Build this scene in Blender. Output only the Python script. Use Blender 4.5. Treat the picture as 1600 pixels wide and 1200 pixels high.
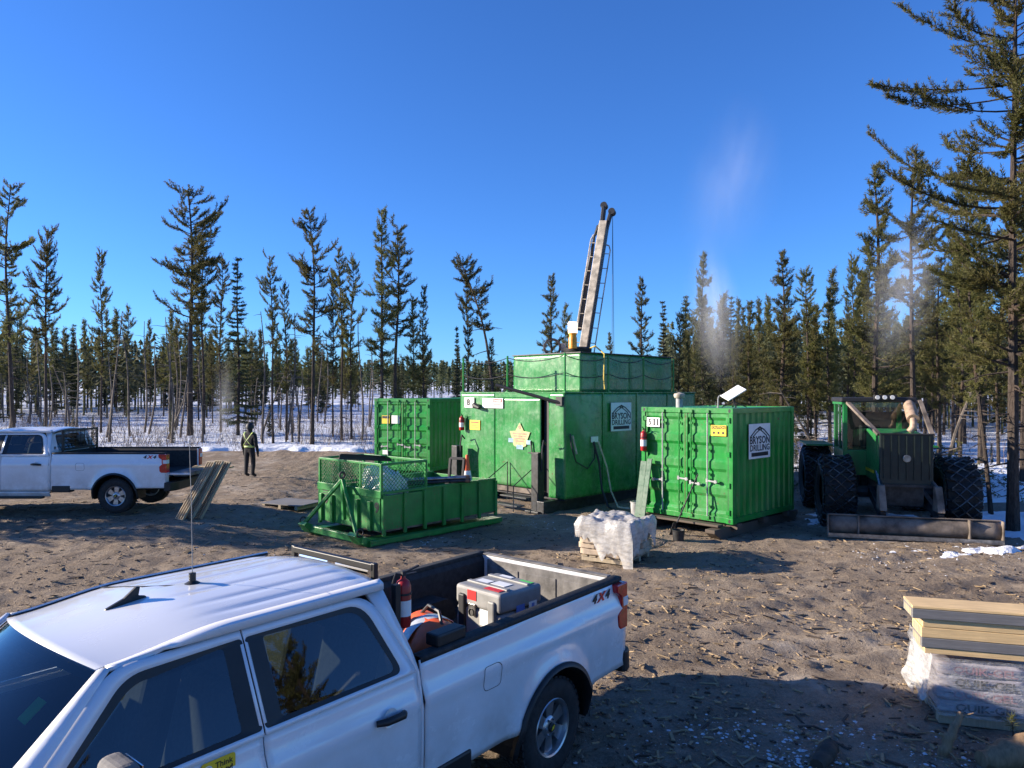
import bpy, bmesh, math, random
import numpy as np
from mathutils import Vector, Matrix, Euler
for o in list(bpy.data.objects): bpy.data.objects.remove(o, do_unlink=True)
S = bpy.context.scene
C = S.collection
R = math.radians
# ------------------------------------------------------------------ camera
HC = 3.2; FPX = 1109.0; HZ = 614.0
cd = bpy.data.cameras.new('camera'); cam = bpy.data.objects.new('camera', cd); C.objects.link(cam)
cam.location = (0, 0, HC); cam.rotation_euler = (R(90), 0, 0)
cd.sensor_width = 36; cd.lens = 36*FPX/1600; cd.shift_y = (HZ-600)/1600
cd.clip_start = .05; cd.clip_end = 3000
S.camera = cam
S.render.resolution_x = 1024; S.render.resolution_y = 768
# ------------------------------------------------------------------ sky and sun
SUN_EL = 17.5
sun_vec = Vector((-1, .08, math.tan(R(SUN_EL))*1.003)).normalized()     # towards the sun
wd = bpy.data.worlds.new('World'); S.world = wd; wd.use_nodes = True
nt = wd.node_tree; nt.nodes.clear()
sky = nt.nodes.new('ShaderNodeTexSky'); sky.sky_type = 'NISHITA'; sky.sun_disc = False
sky.sun_elevation = R(SUN_EL); sky.sun_rotation = math.atan2(sun_vec.x, sun_vec.y)
sky.altitude = 400; sky.air_density = 1.0; sky.dust_density = .08; sky.ozone_density = 4.0
bg = nt.nodes.new('ShaderNodeBackground'); bg.inputs[1].default_value = .068
wo = nt.nodes.new('ShaderNodeOutputWorld')
tint = nt.nodes.new('ShaderNodeMix'); tint.data_type = 'RGBA'; tint.blend_type = 'MULTIPLY'; tint.inputs[0].default_value = 1; tint.inputs[7].default_value = (.55, .97, 1.6, 1)   # clear, cold, deep blue winter air
nt.links.new(sky.outputs[0], tint.inputs[6]); nt.links.new(tint.outputs[2], bg.inputs[0]); nt.links.new(bg.outputs[0], wo.inputs[0])
sl = bpy.data.lights.new('sun', 'SUN'); sl.energy = 5.0; sl.angle = R(.53); sl.color = (1, .875, .71)
so = bpy.data.objects.new('sun', sl); C.objects.link(so); so.location = (-30, 5, 30)
so.rotation_euler = sun_vec.to_track_quat('Z', 'Y').to_euler()
S.view_settings.view_transform = 'Standard'; S.view_settings.look = 'None'
S.view_settings.exposure = 1.15; S.view_settings.gamma = 1; S.view_settings.use_curve_mapping = False

# ------------------------------------------------------------------ helpers
def gpos(px, py, z=0.0):
    "ground point seen at a pixel of the 1600x1200 photograph"
    Y = FPX*(HC-z)/(py-HZ); return ((px-800)/FPX*Y, Y)
class MB:
    def __init__(s): s.v = []; s.f = []
    def add(s, vs, fs):
        n = len(s.v); s.v += [tuple(v) for v in vs]; s.f += [tuple(i+n for i in f) for f in fs]; return s
    def box(s, c, d, rot=None):
        x, y, z = d[0]/2, d[1]/2, d[2]/2
        vs = [Vector((a*x, b*y, e*z)) for a in (-1, 1) for b in (-1, 1) for e in (-1, 1)]
        if rot is not None: vs = [rot @ v for v in vs]
        c = Vector(c)
        return s.add([v+c for v in vs], [(0,1,3,2),(4,6,7,5),(0,4,5,1),(2,3,7,6),(0,2,6,4),(1,5,7,3)])
    def bar(s, p0, p1, w, h, up=(0,0,1)):
        p0, p1 = Vector(p0), Vector(p1); d = (p1-p0); L = d.length; d.normalize()
        u = Vector(up)
        if abs(d.dot(u)) > .98: u = Vector((1,0,0))
        a = d.cross(u).normalized(); b = a.cross(d)
        return s.box((p0+p1)/2, (L, w, h), Matrix((d, a, b)).transposed())
    def tube(s, pts, r, n=8, cap=True):
        pts = [Vector(p) for p in pts]
        rr = r if isinstance(r, (list, tuple)) else [r]*len(pts)
        base = len(s.v); prev = None
        for i, p in enumerate(pts):
            d = (pts[min(i+1, len(pts)-1)]-pts[max(i-1, 0)]).normalized()
            if prev is None:
                u = Vector((0,0,1)) if abs(d.z) < .9 else Vector((1,0,0))
                a = d.cross(u).normalized()
            else:
                a = (prev-d*prev.dot(d)).normalized()
            prev = a; b = d.cross(a)
            for k in range(n):
                t = 2*math.pi*k/n; s.v.append(tuple(p+(a*math.cos(t)+b*math.sin(t))*rr[i]))
        for i in range(len(pts)-1):
            for k in range(n):
                q = base+i*n; s.f.append((q+k, q+(k+1)%n, q+n+(k+1)%n, q+n+k))
        if cap:
            s.f.append(tuple(base+k for k in range(n))[::-1]); e = base+(len(pts)-1)*n
            s.f.append(tuple(e+k for k in range(n)))
        return s
    def cyl(s, p0, p1, r, n=12, r2=None): return s.tube([p0, p1], [r, r if r2 is None else r2], n)
    def lathe(s, prof, n=24, axis='z', c=(0,0,0), closed=False):
        base = len(s.v); m = len(prof); c = Vector(c)
        for k in range(n):
            t = 2*math.pi*k/n
            for r, h in prof:
                x, y = r*math.cos(t), r*math.sin(t)
                v = {'z': (x, y, h), 'y': (x, h, y), 'x': (h, x, y)}[axis]
                s.v.append(tuple(c+Vector(v)))
        for k in range(n):
            for j in range(m if closed else m-1):
                a = base+k*m+j; b = base+k*m+(j+1)%m; q = base+((k+1)%n)*m+(j+1)%m; w = base+((k+1)%n)*m+j
                s.f.append((a, w, q, b))
        return s
    def prism(s, poly, h0, h1, axis='z'):
        mp = {'z': lambda a, b, h: (a, b, h), 'y': lambda a, b, h: (a, h, b), 'x': lambda a, b, h: (h, a, b)}[axis]
        n = len(poly); base = len(s.v)
        s.v += [mp(a, b, h0) for a, b in poly]+[mp(a, b, h1) for a, b in poly]
        s.f.append(tuple(base+i for i in range(n))[::-1]); s.f.append(tuple(base+n+i for i in range(n)))
        for i in range(n):
            j = (i+1) % n; s.f.append((base+i, base+j, base+n+j, base+n+i))
        return s
    def grid(s, P):
        "P[i][j] points"
        base = len(s.v); a, b = len(P), len(P[0])
        for row in P: s.v += [tuple(p) for p in row]
        for i in range(a-1):
            for j in range(b-1):
                q = base+i*b+j; s.f.append((q, q+b, q+b+1, q+1))
        return s
    def ring(s, A, B):
        base = len(s.v); n = len(A); s.v += [tuple(p) for p in A]+[tuple(p) for p in B]
        for i in range(n):
            j = (i+1) % n; s.f.append((base+i, base+j, base+n+j, base+n+i))
        return s
    def face(s, A):
        base = len(s.v); s.v += [tuple(p) for p in A]; s.f.append(tuple(range(base, base+len(A)))); return s
    def mesh(s, name, mat, smooth=False):
        me = bpy.data.meshes.new(name); me.from_pydata(s.v, [], s.f); me.update()
        bm = bmesh.new(); bm.from_mesh(me); bmesh.ops.recalc_face_normals(bm, faces=bm.faces); bm.to_mesh(me); bm.free()
        if mat is not None: me.materials.append(mat)
        if smooth:
            me.polygons.foreach_set('use_smooth', [True]*len(me.polygons))
            try: me.set_sharp_from_angle(angle=R(35 if smooth is True else smooth))
            except Exception: pass
        return me
    def build(s, name, mat, parent=None, bevel=0, smooth=False, solid=0, seg=2):
        o = bpy.data.objects.new(name, s.mesh(name, mat, smooth)); C.objects.link(o)
        if parent is not None: o.parent = parent
        if solid:
            m = o.modifiers.new('solid', 'SOLIDIFY'); m.thickness = abs(solid); m.offset = -1 if solid > 0 else 1
        if bevel:
            m = o.modifiers.new('bevel', 'BEVEL'); m.width = bevel; m.segments = seg; m.limit_method = 'ANGLE'; m.angle_limit = R(40)
            m.harden_normals = False
        return o
def tag(o, label=None, cat=None, group=None, kind=None):
    if label: o['label'] = label
    if cat: o['category'] = cat
    if group: o['group'] = group
    if kind: o['kind'] = kind
    return o
def empty(name, loc=(0,0,0), rz=0, label=None, cat=None, group=None):
    o = bpy.data.objects.new(name, None); C.objects.link(o); o.location = loc; o.rotation_euler = (0, 0, rz)
    o.empty_display_size = .2
    return tag(o, label, cat, group)
def copy_tree(o, parent=None):
    c = o.copy(); C.objects.link(c); c.parent = parent
    for ch in list(o.children): copy_tree(ch, c)
    return c
def rounded(corners, rad, n=5):
    out = []; m = len(corners)
    for i in range(m):
        p = Vector(corners[i]); a = Vector(corners[i-1])-p; b = Vector(corners[(i+1) % m])-p
        r = rad[i] if isinstance(rad, (list, tuple)) else rad
        r = min(r, a.length*.45, b.length*.45)
        p0 = p+a.normalized()*r; p1 = p+b.normalized()*r
        for k in range(n):
            t = k/(n-1); out.append(p0*(1-t)**2+p*2*t*(1-t)+p1*t*t)
    return out
def text(name, body, size, mat, parent, M, shear=0, sx=1.0, depth=.0015, align='CENTER', bold=0):
    cu = bpy.data.curves.new(name, 'FONT'); cu.body = body; cu.size = size; cu.align_x = align; cu.align_y = 'CENTER'
    cu.shear = shear; cu.extrude = depth; cu.resolution_u = 2; cu.offset = bold; cu.space_character = 1.0
    t = bpy.data.objects.new(name, cu); C.objects.link(t)
    dg = bpy.context.evaluated_depsgraph_get(); me = bpy.data.meshes.new_from_object(t.evaluated_get(dg))
    bpy.data.objects.remove(t, do_unlink=True)
    me.transform(M @ Matrix.Diagonal((sx, 1, 1, 1))); me.materials.clear(); me.materials.append(mat)
    o = bpy.data.objects.new(name, me); C.objects.link(o); o.parent = parent; return o
def face_M(origin, right, up):
    r = Vector(right).normalized(); u = Vector(up).normalized(); n = r.cross(u)
    M = Matrix((r, u, n)).transposed().to_4x4(); M.translation = Vector(origin); return M

# numpy value noise
_tab = [np.random.RandomState(s).rand(256, 256) for s in range(8)]
def vn(x, y, s=0):
    x = np.asarray(x, float); y = np.asarray(y, float)
    xi = np.floor(x).astype(int); yi = np.floor(y).astype(int); fx = x-xi; fy = y-yi
    fx = fx*fx*(3-2*fx); fy = fy*fy*(3-2*fy); T = _tab[s % 8]
    a = T[xi % 256, yi % 256]; b = T[(xi+1) % 256, yi % 256]; c = T[xi % 256, (yi+1) % 256]; d = T[(xi+1) % 256, (yi+1) % 256]
    return (a*(1-fx)+b*fx)*(1-fy)+(c*(1-fx)+d*fx)*fy
def fbm(x, y, s=0, o=4, g=.5):
    t = 0; a = 1; n = 0
    for i in range(o): t = t+a*vn(np.asarray(x)*2**i+17.3*i, np.asarray(y)*2**i+5.1*i, s+i); n += a; a *= g
    return t/n
def ss(a, b, x):
    t = np.clip((np.asarray(x, float)-a)/(b-a), 0, 1); return t*t*(3-2*t)

# ------------------------------------------------------------------ materials
def nodes(name):
    m = bpy.data.materials.new(name); m.use_nodes = True; t = m.node_tree
    return m, t, t.nodes['Principled BSDF']
def N(t, typ, **kw):
    n = t.nodes.new(typ)
    for k, v in kw.items(): setattr(n, k, v)
    return n
def coords(t, scale=1.0, kind='Object', vec=None):
    tc = N(t, 'ShaderNodeTexCoord'); mp = N(t, 'ShaderNodeMapping')
    mp.inputs['Scale'].default_value = vec if vec else (scale,)*3
    t.links.new(tc.outputs[kind], mp.inputs[0]); return mp.outputs[0]
def noise(t, co, scale, detail=4, rough=.55, lo=.35, hi=.65):
    n = N(t, 'ShaderNodeTexNoise'); n.inputs['Scale'].default_value = scale; n.inputs['Detail'].default_value = detail; n.inputs['Roughness'].default_value = rough
    t.links.new(co, n.inputs['Vector'])
    r = N(t, 'ShaderNodeMapRange'); r.inputs[1].default_value = lo; r.inputs[2].default_value = hi
    t.links.new(n.outputs['Fac'], r.inputs[0]); return r.outputs[0]
def mix(t, fac, a, b):
    m = N(t, 'ShaderNodeMix', data_type='RGBA')
    for s, v in ((m.inputs[0], fac), (m.inputs[6], a), (m.inputs[7], b)):
        if isinstance(v, bpy.types.NodeSocket): t.links.new(v, s)
        elif isinstance(v, (int, float)): s.default_value = v
        else: s.default_value = (*v, 1)
    return m.outputs[2]
def mathn(t, op, a, b):
    m = N(t, 'ShaderNodeMath', operation=op)
    for s, v in ((m.inputs[0], a), (m.inputs[1], b)):
        if isinstance(v, bpy.types.NodeSocket): t.links.new(v, s)
        else: s.default_value = v
    return m.outputs[0]
def bump(t, h, p, strength=.3, dist=.02):
    b = N(t, 'ShaderNodeBump'); b.inputs['Strength'].default_value = strength; b.inputs['Distance'].default_value = dist
    t.links.new(h, b.inputs['Height']); t.links.new(b.outputs[0], p.inputs['Normal'])
def flat(name, col, rough=.6, metal=0, var=.25, scale=6, spec=.5, bmp=0, coat=0):
    m, t, p = nodes(name); co = coords(t)
    n = noise(t, co, scale, 5)
    c = mix(t, n, tuple(x*(1-var) for x in col), tuple(min(1, x*(1+var)) for x in col))
    t.links.new(c, p.inputs['Base Color']); p.inputs['Roughness'].default_value = rough; p.inputs['Metallic'].default_value = metal
    p.inputs['Specular IOR Level'].default_value = spec
    if coat: p.inputs['Coat Weight'].default_value = coat; p.inputs['Coat Roughness'].default_value = .04
    if bmp: bump(t, noise(t, co, scale*6, 4, .6, .2, .8), p, bmp, .01)
    return m
def worn(name, col, dust, amount=.35, rough=.45, scale=1.3, rust=(.12,.06,.03), chips=.06):
    "painted steel with pale dust and scuffs and small chips"
    m, t, p = nodes(name); co = coords(t)
    a = noise(t, co, scale, 6, .65, .42, .75); b = noise(t, co, scale*9, 5, .7, .5, .8)
    st = noise(t, coords(t, 1, vec=(3, 3, .35)), 4, 5, .6, .5, .8)
    c0 = mix(t, noise(t, co, scale*2.5, 4), tuple(x*.8 for x in col), tuple(x*1.15 for x in col))
    d = mathn(t, 'MULTIPLY', mathn(t, 'ADD', mathn(t, 'MULTIPLY', a, .7), mathn(t, 'MULTIPLY', st, .5)), amount)
    c1 = mix(t, d, c0, dust)
    k = noise(t, co, scale*14, 3, .6, .74-chips, .76-chips)
    k2 = mathn(t, 'MULTIPLY', k, noise(t, co, scale*1.1, 2, .5, .5, .6))
    c2 = mix(t, k2, c1, rust)
    t.links.new(c2, p.inputs['Base Color'])
    rr = N(t, 'ShaderNodeMapRange'); rr.inputs[3].default_value = rough-.1; rr.inputs[4].default_value = rough+.25
    t.links.new(b, rr.inputs[0]); t.links.new(rr.outputs[0], p.inputs['Roughness'])
    bump(t, noise(t, co, scale*3, 3, .5, .2, .8), p, .12, .02)
    return m
def wood(name, col, vec=(1, 14, 14), var=.3, rough=.75):
    m, t, p = nodes(name)
    n = noise(t, coords(t, 1, vec=vec), 3, 6, .65, .3, .7); k = noise(t, coords(t), 3, 3, .5, .35, .65)
    c = mix(t, n, tuple(x*(1-var) for x in col), tuple(x*(1+var*.5) for x in col)); c = mix(t, mathn(t, 'MULTIPLY', k, .4), c, tuple(x*.6 for x in col))
    t.links.new(c, p.inputs['Base Color']); p.inputs['Roughness'].default_value = rough
    bump(t, n, p, .25, .005); return m
def glass(name, tint, refl=1.0):
    m = bpy.data.materials.new(name); m.use_nodes = True; t = m.node_tree; t.nodes.remove(t.nodes['Principled BSDF'])
    out = t.nodes['Material Output']; tr = N(t, 'ShaderNodeBsdfTransparent'); tr.inputs[0].default_value = (*tint, 1)
    g = N(t, 'ShaderNodeBsdfGlossy'); g.inputs['Roughness'].default_value = .015; g.inputs[0].default_value = (refl, refl, refl, 1)
    fr = N(t, 'ShaderNodeFresnel'); fr.inputs[0].default_value = 1.52
    ad = mathn(t, 'MULTIPLY_ADD', fr.outputs[0], 1.2); t.nodes[-1].inputs[2].default_value = .02
    mx = N(t, 'ShaderNodeMixShader'); t.links.new(ad, mx.inputs[0]); t.links.new(tr.outputs[0], mx.inputs[1]); t.links.new(g.outputs[0], mx.inputs[2])
    t.links.new(mx.outputs[0], out.inputs[0]); return m
M = {}
M['black'] = flat('black_plastic', (.012,.012,.013), .5, var=.3)
M['rubber'] = flat('rubber', (.016,.016,.017), .8, var=.4, scale=20, bmp=.2)
M['steel'] = flat('bare_steel', (.32,.31,.3), .38, 1, .3, 12)
M['darksteel'] = flat('dark_steel', (.03,.03,.032), .5, .3, .5, 8, bmp=.1)
M['alloy'] = flat('alloy', (.42,.43,.45), .32, .9, .15, 10)
M['white'] = flat('white_print', (.78,.78,.76), .55, var=.06)
M['ink'] = flat('black_ink', (.015,.015,.018), .6, var=.1)
M['yellow'] = flat('yellow_print', (.8,.55,.03), .5, var=.08)
M['redprint'] = flat('red_print', (.6,.02,.02), .5, var=.1)
M['greenprint'] = flat('green_print', (.1,.55,.1), .5, var=.1)
M['blueprint'] = flat('blue_print', (.1,.2,.55), .5, var=.1)
M['red'] = flat('red_paint', (.35,.015,.015), .35, var=.2)
M['orange'] = flat('orange_plastic', (.75,.11,.02), .5, var=.2)
M['glass'] = glass('tinted_glass', (.30,.36,.36))
M['wglass'] = glass('windshield_glass', (.62,.72,.70))
M['chrome'] = flat('chrome', (.6,.6,.6), .12, 1, .05)
# ------------------------------------------------------------------ terrain
def g0(x, y):
    "broad height of the ground"
    x = np.asarray(x, float); y = np.asarray(y, float)
    z = .26*ss(12, 17, y)*ss(-4.8, -7.6, x)
    z = z+np.where(y > 34, .018*(y-34), 0)*ss(30, 60, y) + .1*ss(20, 34, y)
    return z
def gh(x, y):
    x = np.asarray(x, float); y = np.asarray(y, float)
    z = g0(x, y)
    near = ss(70, 30, np.hypot(x, y))
    z = z+near*(.10*(fbm(x*.35, y*.35, 1, 3)-.5)+.075*(fbm(x*1.7, y*1.7, 2, 4, .6)-.5)+.055*(fbm(x*5.5, y*5.5, 4, 2)-.5))
    # pushed-up edge of the clearing
    yb = 32.6+1.2*(vn(x*.25, x*0+3.3, 5)-.5)
    z = z+.30*np.exp(-((y-yb)/.75)**2)*ss(2, -1.5, x)*(.35+.9*fbm(x*1.3, y*1.3, 6, 3))
    # pile of pushed dirt and slash behind the machine
    z = z+.75*np.exp(-((y-23.2)/1.1)**2-((x-10.6)/3.2)**2)*(.5+.9*fbm(x*1.5, y*1.5, 3, 3))
    # shallow wheel ruts
    for k, off in ((0, 11.3), (1, 12.9)):
        c = off+.04*(x-2)**1 + .35*(vn(x*.2, x*0+k, 7)-.5)
        z = z-.045*np.exp(-((y-c)/.16)**2)*ss(-14, -9, x)*ss(-2.0, -4, x)
    for off, amp in ((8.3, .05), (10.0, .05), (9.0, .03), (12.2, .04)):     # tracks of machines across the yard
        c = off+.22*(x-2)+.012*(x-2)**2+.5*(vn(x*.15, x*0+off, 6)-.5)
        d = y-c; z = z+amp*(-np.exp(-(d/.17)**2)+.55*np.exp(-((np.abs(d)-.32)/.10)**2))*(.5+.9*vn(x*2.2, y*2.2, 3))*ss(-1, 1, x)
    # churned, spilled drill cuttings by the shack
    z = z+.22*np.exp(-((x-4.2)/1.0)**2-((y-13.9)/.35)**2)*(fbm(x*3, y*3, 2, 3))
    return z
def G(x, y): return float(gh(np.array([x]), np.array([y]))[0])
def axis_pts(a, b, step, lo, hi, gr=1.18):
    c = list(np.arange(a, b+1e-6, step)); s = step; p = b
    while p < hi: s *= gr; p += s; c.append(p)
    s = step; p = a; pre = []
    while p > lo: s *= gr; p -= s; pre.append(p)
    return np.array(pre[::-1]+c)
def sheet(name, xs, ys, Z, mat):
    nx, ny = len(xs), len(ys); X, Y = np.meshgrid(xs, ys, indexing='ij')
    V = np.stack([X, Y, Z(X, Y)], -1).reshape(-1, 3)
    i = np.arange(nx-1)[:, None]*ny+np.arange(ny-1)[None]
    F = np.stack([i, i+ny, i+ny+1, i+1], -1).reshape(-1, 4)
    me = bpy.data.meshes.new(name); me.vertices.add(len(V)); me.vertices.foreach_set('co', V.ravel())
    me.loops.add(F.size); me.loops.foreach_set('vertex_index', F.ravel().astype(np.int32))
    me.polygons.add(len(F)); me.polygons.foreach_set('loop_start', np.arange(0, F.size, 4, dtype=np.int32))
    me.polygons.foreach_set('use_smooth', np.ones(len(F), bool))
    me.update(calc_edges=True); me.validate(); me.materials.append(mat)
    o = bpy.data.objects.new(name, me); C.objects.link(o); return o
def m_dirt():
    m, t, p = nodes('churned_dirt'); co = coords(t)
    big = noise(t, co, .35, 5, .6, .38, .62); mid = noise(t, co, 2.6, 6, .7, .35, .68); fine = noise(t, co, 26, 5, .7, .3, .7); vf = noise(t, co, 95, 3, .6, .35, .7)
    c = mix(t, big, (.215,.160,.112), (.430,.345,.262))
    c = mix(t, mathn(t, 'MULTIPLY', mid, .95), c, (.125,.086,.058))
    c = mix(t, mathn(t, 'MULTIPLY', fine, .55), c, (.56,.45,.33))
    c = mix(t, mathn(t, 'MULTIPLY', vf, .35), c, (.05,.038,.03))
    # pale frozen drilling mud tracked around the site
    pl = mathn(t, 'MULTIPLY', noise(t, co, .8, 6, .7, .52, .68), noise(t, co, .13, 2, .5, .42, .6))
    c = mix(t, mathn(t, 'MULTIPLY', pl, .65), c, (.62,.54,.45))
    t.links.new(c, p.inputs['Base Color']); p.inputs['Roughness'].default_value = .92; p.inputs['Specular IOR Level'].default_value = .2
    h = mathn(t, 'ADD', mathn(t, 'MULTIPLY', fine, .6), mathn(t, 'ADD', mathn(t, 'MULTIPLY', mid, 1.2), mathn(t, 'MULTIPLY', vf, .3)))
    bump(t, h, p, .9, .04); return m
def m_snow():
    m, t, p = nodes('snow'); co = coords(t)
    a = noise(t, co, 1.2, 6, .65, .35, .7); d = noise(t, co, 5, 6, .75, .60, .74); e = noise(t, co, .5, 3, .5, .45, .6)
    c = mix(t, a, (.84,.86,.89), (.74,.76,.80)); c = mix(t, mathn(t, 'MULTIPLY', mathn(t, 'MULTIPLY', d, e), .7), c, (.22,.17,.13))
    t.links.new(c, p.inputs['Base Color']); p.inputs['Roughness'].default_value = .75
    p.inputs['Subsurface Weight'].default_value = 0
    bump(t, mathn(t, 'ADD', a, noise(t, co, 7, 4, .6, .3, .7)), p, .5, .06); return m
M['dirt'] = m_dirt(); M['snow'] = m_snow()
tag(sheet('ground', axis_pts(-14, 13, .085, -900, 900, 1.25), axis_pts(4.5, 27, .085, -120, 1400, 1.2), gh, M['dirt']), kind='structure')
def snow_mask(x, y):
    n = fbm(x*.5, y*.5, 3, 4, .6)-.5; n2 = fbm(x*2.2, y*2.2, 5, 3, .6)-.5
    back = ss(33.2, 34.6, y+2.2*n-1.2*ss(0, 12, x)*0)*(1-ss(4, 9, x)) + ss(26.5, 28.5, y+3*n)*ss(4, 9, x)
    bank = ss(12.4, 14.0, x+1.6*n-(y-22)*.12)*ss(20.6, 21.6, y+n)*1.0
    patch = ss(10.6, 11.6, x+1.5*n)*ss(13.6, 14.6, y+1.2*n)*ss(19.6, 18.8, y)*.8
    front = ss(6.0, 9.2, x)*np.exp(-((y-14.2-.06*(x-8))/.75)**2)*(.46+2.4*(fbm(x*4, y*4, 1, 3, .7)-.5))
    under = np.exp(-((x-9.3)/2.6)**2-((y-17.6)/1.9)**2)*(.65+1.2*n2)
    bits = np.exp(-((x-2.7)/1.15)**2-((y-6.35)/.5)**2)*(.40+2.6*(fbm(x*5, y*5, 1, 3, .7)-.5))
    sled = np.exp(-((x+1.3)/1.9)**2-((y-15.6-.95*(x+1.3))/.45)**2)*(.42+2.2*n2)
    plank = np.exp(-((x+4.6)/1.4)**2-((y-13.6)/.5)**2)*(.40+2.0*n2)
    return np.maximum.reduce([back+.25*n2*back, bank, patch, front, under])
def snow_z(x, y):
    m = snow_mask(x, y); deep = ss(20, 36, y)
    z = gh(x, y)+(m-.42)*(.12+.25*deep)+.03*(fbm(x*1.5, y*1.5, 6, 3)-.5)*ss(.3, .7, m)
    z = z+np.clip(m, 0, 1)*.55*np.exp(-((y-24.5)/2.6)**2)*ss(12.5, 15, x)
    return np.where(m < .12, gh(x, y)-.35, z)
so_ = sheet('snow', axis_pts(-22, 22, .11, -500, 500, 1.3), axis_pts(5, 40, .13, 4.5, 900, 1.16), snow_z, M['snow'])
tag(so_, kind='structure')

# loose litter: bark slivers, wood chips and clods, far too many to count
rng = np.random.RandomState(5)
def nm_(s): return s == 'snow_crumbs'
def scatter(name, n, mat, shape, area, label, cat, bias=None):
    mb_v = []; mb_f = []
    nn = n*(20 if nm_(name) else 3); Ya = area[2]*(area[3]/area[2])**rng.rand(nn); Xa = (rng.rand(nn)*1.56-.78)*Ya      # even density as seen, so nearer ground gets more
    ok = (Xa > area[0]) & (Xa < area[1]) & (snow_mask(Xa, Ya) < .5)
    if bias is not None: ok &= rng.rand(nn) < bias(Xa, Ya)
    Xa, Ya = Xa[ok][:n], Ya[ok][:n]; Za = gh(Xa, Ya)
    for X, Y, z in zip(Xa.tolist(), Ya.tolist(), Za.tolist()):
        v, f = shape(rng); a = rng.rand()*6.283; c, s = math.cos(a), math.sin(a); b = len(mb_v)
        mb_v += [(X+c*p[0]-s*p[1], Y+s*p[0]+c*p[1], z+p[2]) for p in v]; mb_f += [tuple(i+b for i in q) for q in f]
    me = bpy.data.meshes.new(name); me.from_pydata(mb_v, [], mb_f); me.update(); me.materials.append(mat)
    o = bpy.data.objects.new(name, me); C.objects.link(o); tag(o, label, cat, kind='stuff'); return o
BF = [(0,1,3,2),(4,6,7,5),(0,4,5,1),(2,3,7,6),(0,2,6,4),(1,5,7,3)]
def sliver(r):
    L = .012+.085*r.rand()**3; w = .004+.009*r.rand(); h = .003+.005*r.rand(); t = r.randn()*.25
    vs = [(a*L, b*w, e*h+.012+a*L*t*.5) for a in (-1, 1) for b in (-1, 1) for e in (-1, 1)]
    vs = [(x+r.randn()*.004, y+r.randn()*.004, z) for x, y, z in vs]; return vs, BF
def clod(r):
    s = .009+.036*r.rand()**4
    vs = [(x*s*(.7+.6*r.rand()), y*s*(.7+.6*r.rand()), z*s*.7*(.7+.6*r.rand())+s*.2) for x, y, z in
          ((1,0,0),(.3,.9,0),(-.8,.6,0),(-.8,-.6,0),(.3,-.9,0),(.1,.05,1),(0,0,-.8))]
    return vs, [(0,1,5),(1,2,5),(2,3,5),(3,4,5),(4,0,5),(1,0,6),(2,1,6),(3,2,6),(4,3,6),(0,4,6)]
M['chip'] = wood('wood_chips', (.38,.27,.15)); M['bark'] = wood('bark_litter', (.07,.048,.035)); M['clod'] = flat('frozen_clods', (.23,.165,.115), .9, var=.45, scale=3)
scatter('wood_chips', 4600, M['chip'], sliver, (-13, 12, 4.6, 27), 'pale splintered wood chips strewn over the churned dirt', 'wood chips', lambda x, y: .35+.65*(fbm(x*.6, y*.6, 1, 2) > .5))
scatter('bark_litter', 3800, M['bark'], sliver, (-13, 12, 4.6, 27), 'dark bark slivers and twigs strewn over the churned dirt', 'bark')
M['crumb'] = flat('snow_crumbs', (.6,.6,.62), .8, var=.06)
def near_snow(x, y):
    f = fbm(x*1.6, y*1.6, 3, 3, .6)
    d = np.exp(-((x-2.7)/1.1)**2-((y-6.35)/.45)**2)+np.exp(-((x+1.3)/1.9)**2-((y-15.6-.95*(x+1.3))/.5)**2)+np.exp(-((x+4.6)/1.4)**2-((y-13.4)/.6)**2)*.6+ss(5.5, 8, x)*np.exp(-((y-13.9)/.9)**2)+.5*np.exp(-((x-1.2)/1.2)**2-((y-17.2)/.8)**2)
    return np.clip(d*(f-.42)*5, 0, 1)
def crumb(r):
    v, f = clod(r); return [(a*.62, b*.62, c*.45) for a, b, c in v], f
scatter('snow_crumbs', 2400, M['crumb'], crumb, (-8, 11, 5.2, 19), 'crumbled snow and ice scattered thinly on the dirt', 'snow', near_snow)
scatter('dirt_clods', 2600, M['clod'], clod, (-13, 12, 4.6, 26), 'small frozen dirt clods lying all over the clearing', 'clods')

# ------------------------------------------------------------------ trees
def m_needles(name, a, b, c):
    m, t, p = nodes(name); co = coords(t)
    oi = N(t, 'ShaderNodeObjectInfo')
    n = noise(t, co, 1.1, 3, .6, .35, .65); f = noise(t, co, 9, 2, .5, .3, .7)
    k = mix(t, n, a, b); k = mix(t, mathn(t, 'MULTIPLY', f, .6), k, c)
    hs = N(t, 'ShaderNodeHueSaturation'); t.links.new(k, hs.inputs['Color'])
    mr = N(t, 'ShaderNodeMapRange'); mr.inputs[3].default_value = .75; mr.inputs[4].default_value = 1.25; t.links.new(oi.outputs['Random'], mr.inputs[0]); t.links.new(mr.outputs[0], hs.inputs['Value'])
    mr2 = N(t, 'ShaderNodeMapRange'); mr2.inputs[3].default_value = .485; mr2.inputs[4].default_value = .515; t.links.new(oi.outputs['Random'], mr2.inputs[0]); t.links.new(mr2.outputs[0], hs.inputs['Hue'])
    t.links.new(hs.outputs[0], p.inputs['Base Color']); p.inputs['Roughness'].default_value = .6; p.inputs['Specular IOR Level'].default_value = .25
    tl = N(t, 'ShaderNodeBsdfTranslucent'); t.links.new(hs.outputs[0], tl.inputs[0]); ms = N(t, 'ShaderNodeMixShader'); ms.inputs[0].default_value = .42
    out = t.nodes['Material Output']; t.links.new(p.outputs[0], ms.inputs[1]); t.links.new(tl.outputs[0], ms.inputs[2]); t.links.new(ms.outputs[0], out.inputs[0])
    return m
M['pine'] = m_needles('pine_needles', (.115,.120,.036), (.185,.160,.055), (.075,.085,.030))
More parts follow.
